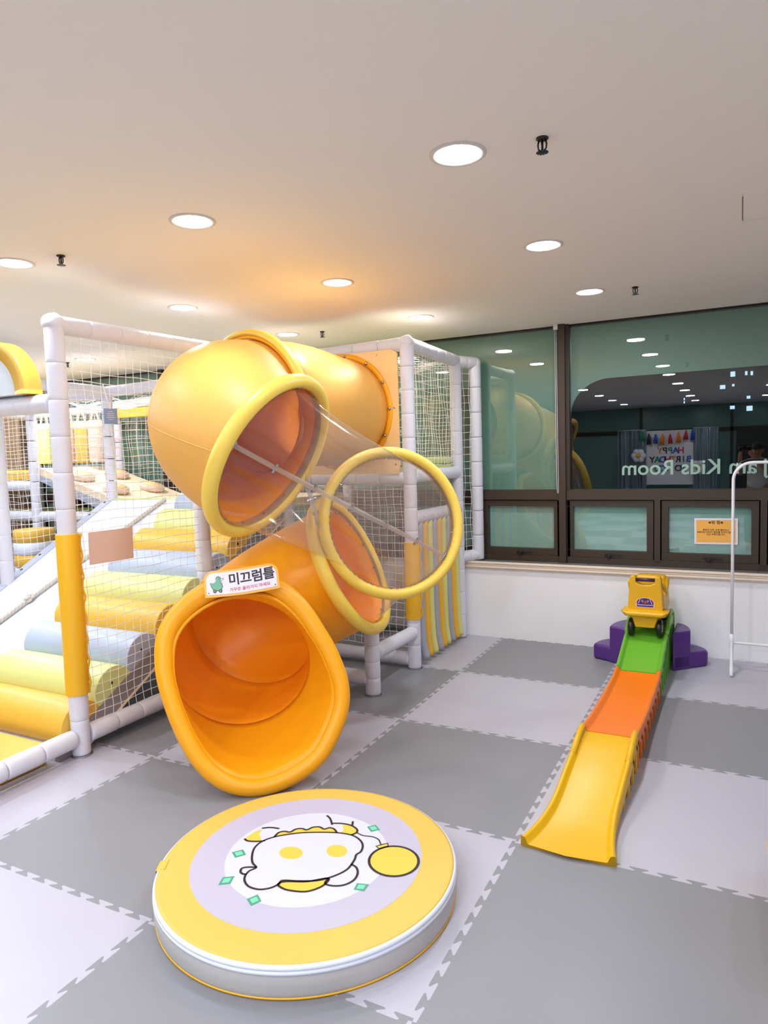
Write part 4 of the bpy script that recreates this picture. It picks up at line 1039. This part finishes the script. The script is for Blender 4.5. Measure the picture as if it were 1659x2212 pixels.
for s in (-1, 1):
    G().tube([(cx0+s*0.104, YC+0.05, 0.655), (cx0+s*0.112, YC+0.13, 0.60), (cx0+s*0.114, 3.62, 0.56), (cx0+s*0.110, 3.74, 0.63)], 0.016, 10).obj('side_rail', M_ty, car, True)
for y_ in (3.405, 3.73):
    for s in (-1, 1):
        xw = cx0+s*0.092; zc_ = tz(y_)+0.066
        wo = G().lathe([(0.001, -0.014), (0.034, -0.018), (0.054, -0.018), (0.061, -0.011), (0.062, 0.0), (0.061, 0.011), (0.054, 0.018), (0.034, 0.018), (0.001, 0.014)], 32, (xw, y_, zc_), ax=(1, 0, 0)).obj('wheel', M_black, car, True)
        G().lathe([(0.001, 0.021), (0.024, 0.021), (0.028, 0.017)], 20, (xw, y_, zc_), ax=(s, 0, 0)).obj('hub_cap', M_greyv, wo)
mD = basis((1, 0, 0), (0, 0.0, 1), (0, -1, 0), (cx0, YC-0.0002, 0.518))
def cplate(P, z, m, nm, hz=0.0006): return G().prism(P, z, z+hz, mx=mD).obj(nm, m, car)
stk = [(-0.054, -0.030), (0.054, -0.030), (0.056, 0.008)]+[(0.052*cos(math.radians(a)), 0.008+0.024*sin(math.radians(a))) for a in range(10, 171, 16)]+[(-0.056, 0.008)]
cplate([(x*1.06, y*1.08) for x, y in stk], 0.0002, M_sign_w, 'sticker_edge'); cplate(stk, 0.001, mat('sticker_purple', (72, 38, 130), 0.3), 'sticker')
for s in (-1, 1):
    cplate([(s*0.050, -0.012), (s*0.054, 0.006), (s*0.046, 0.018)][::s], 0.0018, mat('sticker_red', (190, 50, 60), 0.3), 'sticker_flash')
    cplate([(s*0.030, 0.026), (s*0.034, 0.024), (s*0.046, -0.008), (s*0.043, -0.008)][::s], 0.0018, M_sign_w, 'sticker_line')
    cplate([(s*0.006, 0.010), (s*0.022, 0.022), (s*0.026, 0.010), (s*0.014, -0.002)][::s], 0.0018, M_greyv, 'emblem_wing')
cplate([(-0.05, -0.018), (0.05, -0.018), (0.052, -0.0145), (-0.052, -0.0145)], 0.0018, M_sign_w, 'sticker_line')
cplate([(0, -0.012), (0.012, 0.002), (0.010, 0.018), (-0.010, 0.018), (-0.012, 0.002)], 0.0024, mat('sticker_maroon', (120, 40, 70), 0.3), 'emblem_shield')
cplate([(-0.003, -0.008), (0.007, 0.006), (0.001, 0.006), (0.006, 0.018), (-0.006, 0.004), (0.000, 0.004)], 0.0032, M_to, 'emblem_bolt')

# ================================================================== WHITE METAL RACK
rk = thing('metal_rack', (3.2, 3.75, 0), 'thin white tubular metal rack standing by the wall at the right edge', 'rack')
YR = 3.74; xl = 2.757; zt = 1.465
pts = [(xl, YR, 0.20), (xl, YR, 1.0), (xl, YR, zt-0.115)]
for i in range(1, 9):
    a = PI-i*PI/2/8; pts.append((xl+0.12+0.12*cos(a), YR, zt-0.12+0.12*sin(a)))
pts += [(3.3, YR, zt), (3.62, YR, zt)]
for i in range(1, 9):
    a = PI/2-i*PI/2/8; pts.append((3.62+0.12*cos(a), YR, zt-0.12+0.12*sin(a)))
pts += [(3.74, YR, 0.20)]
G().tube(pts, 0.0105, 14).obj('hoop', M_wrack, rk, True)
for xx in (xl, 3.74):
    G().tube([(xx, 3.56, 0.012), (xx, 3.63, 0.05), (xx, YR, 0.21), (xx, YR+0.10, 0.06), (xx, YR+0.17, 0.012)], 0.012, 12).obj('foot', M_wrack, rk, True)
    G().tube([(xx, YR, 0.16), (xx, YR, 0.26)], 0.014, 12).obj('collar', M_wrack, rk, True)
G().tube([(xl, YR, 0.20), (3.74, YR, 0.195)], 0.009, 10).obj('lower_bar', M_wrack, rk, True)
for xx in (2.78, 3.69): G().lathe([(0.001, 0.02), (0.004, 0.018), (0.004, 0)], 8, (xx+0.0, YR, zt-0.02)).obj('button_stud', M_wrack, rk)
# ================================================================== YELLOW BEAN SEAT at right edge
bs = thing('yellow_seat', (3.2, 0.82, 0), 'yellow rounded soft seat cut off by the right edge of the photo', 'seat')
G().box((2.905, 0.52, 0.0), (3.55, 1.13, 0.33), bev=0.09).obj('cushion', M_vy, bs, True)
G().tube([(2.90, 0.62, 0.2), (2.90, 1.03, 0.2)], 0.003, 6).obj('seam', M_ypad, bs)

# ================================================================== OUTSIDE: lit windows in the dark
bl = thing('distant_building', (9, 38, -6), 'dark building across the street with a few small lit windows', 'building')
G().box((-20, 38, -8), (30, 42, 24)).obj('facade', mat('night_facade', (20, 22, 26), 0.9), bl)
M_lit = emis('lit_window', (0.55, 0.8, 1.0), 0.9)
def at_y(px, py, Y_):
    d = cf+cr*((px-829.5)/1495.1498)-cu*((py-1106)/1495.1498); t = (Y_-CAMP.y)/d.y; return CAMP+d*t
for (px, py, w_, h_) in ((1583, 803+5, 8, 9), (1612, 806, 4, 7), (1624, 806, 4, 7), (1561, 836, 9, 7), (1584, 832, 4, 4), (1478, 862, 2, 4), (1478, 869, 2, 4), (1617, 858, 6, 5), (1582, 880, 8, 6), (1619, 882, 10, 9)):
    c = at_y(px, py, 37.9); s_ = 40/1495*1.0
    G().box((c.x-w_*s_/2, 37.85, c.z-h_*s_/2), (c.x+w_*s_/2, 37.99, c.z+h_*s_/2)).obj('lit_window', M_lit, bl)

# ================================================================== BEHIND THE CAMERA (seen mirrored in the glass)
YBK = -7.6
bt = thing('party_backdrop', (1.4, YBK, 0), 'white birthday backdrop sheet with coloured letters reflected in the dark window', 'backdrop')
G().box((0.78, YBK-0.02, 0.72), (1.85, YBK, 2.0)).obj('sheet', mat('backdrop_white', (225, 222, 230), 0.7), bt)
cols = [mat('l_red', (200, 50, 60), .5), mat('l_blue', (40, 90, 190), .5), mat('l_green', (30, 130, 90), .5), mat('l_black', (40, 40, 50), .5), mat('l_orange', (240, 140, 40), .5)]
for r_, word in enumerate(('HAPPY', 'BIRTHDAY', 'TO YOU')):
    for k, ch in enumerate(word):
        if ch == ' ': continue
        xx = 1.32-(k-(len(word)-1)/2)*0.115
        text_mesh('letter', ch, 0.20, cols[(k+r_) % 5], bt, basis((-1, 0, 0), (0, 0, 1), (0, 1, 0), (xx, YBK+0.004, 1.52-r_*0.21)), depth=0.001, off=0.006)
def curtain(x0, x1, label):
    t = thing('foil_curtain', ((x0+x1)/2, YBK, 0.3), label, 'curtain')
    g = G(); n_ = int((x1-x0)/0.014)
    for i in range(n_):
        x = x0+(x1-x0)*i/n_+random.uniform(-.004, .004); a = random.uniform(-0.6, 0.6); w_ = 0.006
        y = YBK+0.03+random.uniform(-0.02, 0.02); z0 = 0.35+random.uniform(0, 0.1)
        V = [(x-w_*cos(a), y-w_*sin(a), 2.02), (x+w_*cos(a), y+w_*sin(a), 2.02), (x+w_*cos(a)+random.uniform(-.02, .02), y+w_*sin(a), z0), (x-w_*cos(a), y-w_*sin(a), z0)]
        g.add(V, [(0, 1, 2, 3)])
    o = g.obj('foil_strips', mat('silver_foil', (175, 195, 215), 0.22, metal=0.9), t); o['kind'] = 'stuff'
    G().tube([(x0, YBK+0.03, 2.03), (x1, YBK+0.03, 2.03)], 0.015, 8).obj('header_rod', M_steel, t)
curtain(0.15, 0.80, 'silver foil fringe curtain left of the birthday backdrop in the reflection')
curtain(1.82, 2.35, 'silver foil fringe curtain right of the birthday backdrop in the reflection')
TN = ['green', 'dark', 'blue', 'orange', 'red', 'orange', 'red', 'blue']
TP2 = ['', '', ' near its left end', ' left of its middle', ' at its middle', ' right of its middle', ' near its right end', ' at its right end']
for i, (x, z, m_) in enumerate(((0.72, 1.93, 2), (0.85, 1.88, 3), (1.0, 1.86, 1), (1.15, 1.86, 4), (1.32, 1.85, 0), (1.5, 1.9, 4), (1.66, 1.93, 0), (1.8, 1.95, 1))):
    t = thing('ribbon_garland', (x, YBK+0.06, z-0.14), TN[i]+' paper tassel over the birthday backdrop'+TP2[i], 'garland', 'tassels over the birthday backdrop')
    V = []; g = G()
    for k in range(5): g.tube([(x, YBK+0.06, z+0.06), (x+(k-2)*0.014, YBK+0.07, z-0.05), (x+(k-2)*0.022+random.uniform(-.01, .01), YBK+0.06, z-0.16-0.04*(i % 2))], 0.014, 5)
    g.obj('tassel', cols[m_], t, True)
for x, z, lb in ((0.62, 1.42, 'white daisy balloon left of the birthday lettering'), (1.92, 1.12, 'white daisy balloon low right of the birthday backdrop')):
    t = thing('daisy_balloon', (x, YBK+0.1, z), lb, 'balloon')
    for k in range(6):
        a = k*PI/3; bm = bmesh.new(); bmesh.ops.create_uvsphere(bm, u_segments=12, v_segments=8, radius=0.075)
        g = G().bm(bm); g.V = [Vector((v.x+x+0.1*cos(a), v.y*0.6+YBK+0.1, v.z+z+0.1*sin(a))) for v in g.V]; g.obj('petal', M_foamp, t, True)
    bm = bmesh.new(); bmesh.ops.create_uvsphere(bm, u_segments=12, v_segments=8, radius=0.055); g = G().bm(bm); g.V = [Vector((v.x+x, v.y+YBK+0.13, v.z+z)) for v in g.V]; g.obj('centre', M_vy, t, True)

# photographer standing just behind the camera
pt = thing('person', (3.03, -1.90, 0), 'person in a black cap and white T-shirt holding up a phone, mirrored in the window', 'person')
M_skin = mat('skin', (196, 150, 124), 0.55); M_tee = mat('white_tee', (226, 226, 230), 0.8); M_jean = mat('dark_jeans', (46, 50, 62), 0.8); M_cap = mat('black_cap', (18, 18, 20), 0.7)
def skin(name, nodes, edges, m, sub=2, parent=pt, rootv=0):
    me = bpy.data.meshes.new(name); me.from_pydata([n_[0] for n_ in nodes], edges, []); o = bpy.data.objects.new(name, me); put(o, parent, Matrix.Identity(4))
    me.materials.append(m); md = o.modifiers.new('skin', 'SKIN'); md.use_smooth_shade = True
    for i, n_ in enumerate(nodes):
        v = me.skin_vertices[0].data[i]; r = n_[1]; v.radius = r if isinstance(r, tuple) else (r, r); v.use_root = (i == rootv)
    s = o.modifiers.new('sub', 'SUBSURF'); s.levels = sub; s.render_levels = sub; return o
bx, by = 3.03, -1.93
body = [((bx, by, 0.90), (0.150, 0.105)), ((bx, by, 1.08), (0.135, 0.10)), ((bx, by, 1.24), (0.155, 0.105)), ((bx, by+0.01, 1.33), (0.10, 0.08)), ((bx, by+0.02, 1.40), 0.052), ((bx, by+0.03, 1.44), 0.05),
 ((bx-0.17, by+0.01, 1.31), 0.056), ((bx-0.25, by+0.07, 1.14), 0.044), ((bx-0.245, by+0.20, 1.33), 0.036), ((bx-0.235, by+0.235, 1.50), 0.028),
 ((bx+0.17, by+0.01, 1.31), 0.056), ((bx+0.20, by+0.09, 1.13), 0.044), ((bx+0.02, by+0.22, 1.32), 0.036), ((bx-0.13, by+0.24, 1.50), 0.028),
 ((bx-0.09, by, 0.82), 0.088), ((bx-0.11, by+0.02, 0.46), 0.056), ((bx-0.12, by-0.02, 0.09), 0.040), ((bx-0.13, by+0.14, 0.035), 0.036),
 ((bx+0.09, by, 0.82), 0.088), ((bx+0.11, by+0.02, 0.46), 0.056), ((bx+0.12, by-0.02, 0.09), 0.040), ((bx+0.13, by+0.14, 0.035), 0.036)]
be = [(0, 1), (1, 2), (2, 3), (3, 4), (4, 5), (3, 6), (6, 7), (7, 8), (8, 9), (3, 10), (10, 11), (11, 12), (12, 13), (0, 14), (14, 15), (15, 16), (16, 17), (0, 18), (18, 19), (19, 20), (20, 21)]
skin('body', body, be, M_skin)
skin('t_shirt', [((bx, by, 0.84), (0.168, 0.122)), ((bx, by, 1.08), (0.15, 0.115)), ((bx, by, 1.24), (0.17, 0.12)), ((bx, by+0.01, 1.335), (0.11, 0.085)), ((bx-0.17, by+0.01, 1.31), 0.068), ((bx-0.235, by+0.05, 1.18), 0.062), ((bx+0.17, by+0.01, 1.31), 0.068), ((bx+0.20, by+0.06, 1.18), 0.062)], [(0, 1), (1, 2), (2, 3), (3, 4), (4, 5), (3, 6), (6, 7)], M_tee)
skin('trousers', [((bx, by, 0.92), (0.156, 0.112)), ((bx-0.09, by, 0.80), 0.098), ((bx-0.11, by+0.02, 0.46), 0.068), ((bx-0.12, by-0.02, 0.08), 0.056), ((bx+0.09, by, 0.80), 0.098), ((bx+0.11, by+0.02, 0.46), 0.068), ((bx+0.12, by-0.02, 0.08), 0.056)], [(0, 1), (1, 2), (2, 3), (0, 4), (4, 5), (5, 6)], M_jean)
bm = bmesh.new(); bmesh.ops.create_uvsphere(bm, u_segments=28, v_segments=20, radius=1)
g = G().bm(bm); g.V = [Vector((bx-0.01+v.x*0.074*(1-0.12*max(0, -v.z)), by+0.045+v.y*0.092*(1-0.1*max(0, -v.z)), 1.505+v.z*0.108)) for v in g.V]; head = g.obj('head', M_skin, pt, True)
hx_, hy_ = bx-0.01, by+0.135
G().tube([(hx_, hy_-0.008, 1.525), (hx_, hy_+0.012, 1.488), (hx_, hy_-0.006, 1.478)], 0.010, 8, rs=[0.007, 0.013, 0.009]).obj('nose', M_skin, head, True)
G().tube([(hx_-0.024, hy_-0.012, 1.452), (hx_, hy_-0.004, 1.450), (hx_+0.024, hy_-0.012, 1.452)], 0.006, 8).obj('mouth', mat('lips', (168, 96, 88), 0.5), head, True)
for s in (-1, 1):
    bm = bmesh.new(); bmesh.ops.create_uvsphere(bm, u_segments=10, v_segments=8, radius=0.011); g = G().bm(bm); g.V = [v+Vector((hx_+s*0.030, hy_-0.018, 1.508)) for v in g.V]; g.obj('eye', M_black, head, True)
    g = G().tube([(hx_+s*0.074, hy_-0.085, 1.525), (hx_+s*0.082, hy_-0.095, 1.505), (hx_+s*0.074, hy_-0.085, 1.480)], 0.012, 8); g.obj('ear', M_skin, head, True)
bm = bmesh.new(); bmesh.ops.create_uvsphere(bm, u_segments=28, v_segments=20, radius=1)
for v in list(bm.verts):
    if v.co.z < -0.05: bm.verts.remove(v)
g = G().bm(bm); g.V = [Vector((bx-0.01+v.x*0.084, by+0.04+v.y*0.104, 1.545+v.z*0.085)) for v in g.V]
g.box((-0.065, 0.06, -0.006), (0.065, 0.155, 0.006), bev=0.005, mx=Matrix.Translation((bx-0.01, by+0.05, 1.553)) @ Matrix.Rotation(-0.15, 4, 'X')); g.obj('cap', M_cap, pt, True)
ph = thing('phone', (2.86, -1.665, 1.53), 'black phone held up by the person mirrored in the window', 'phone')
G().box((2.775, -1.672, 1.515), (2.94, -1.662, 1.595), bev=0.004).obj('phone_body', M_black, ph)
for s, hxp in ((-1, 2.79), (1, 2.915)):
    wr_ = Vector((2.795 if s < 0 else 2.90, -1.695, 1.50)); nodes = [(tuple(wr_), 0.024), (tuple(wr_+Vector((0, 0.0, 0.035))), (0.030, 0.016))]; ed = [(0, 1)]
    for k in range(4):
        b0 = wr_+Vector((-0.024+k*0.016, 0.008, 0.05)); L_ = (0.030, 0.034, 0.032, 0.025)[k]; i0 = len(nodes)
        nodes += [(tuple(b0), 0.0085), (tuple(b0+Vector((0, 0.018, L_*0.6))), 0.008), (tuple(b0+Vector((0, 0.036, L_*0.7))), 0.007)]; ed += [(1, i0), (i0, i0+1), (i0+1, i0+2)]
    i0 = len(nodes); th = wr_+Vector((-s*0.030, -0.002, 0.02)); nodes += [(tuple(th), 0.010), (tuple(th+Vector((-s*0.012, 0.006, 0.025))), 0.009)]; ed += [(0, i0), (i0, i0+1)]
    skin('hand', nodes, ed, M_skin)
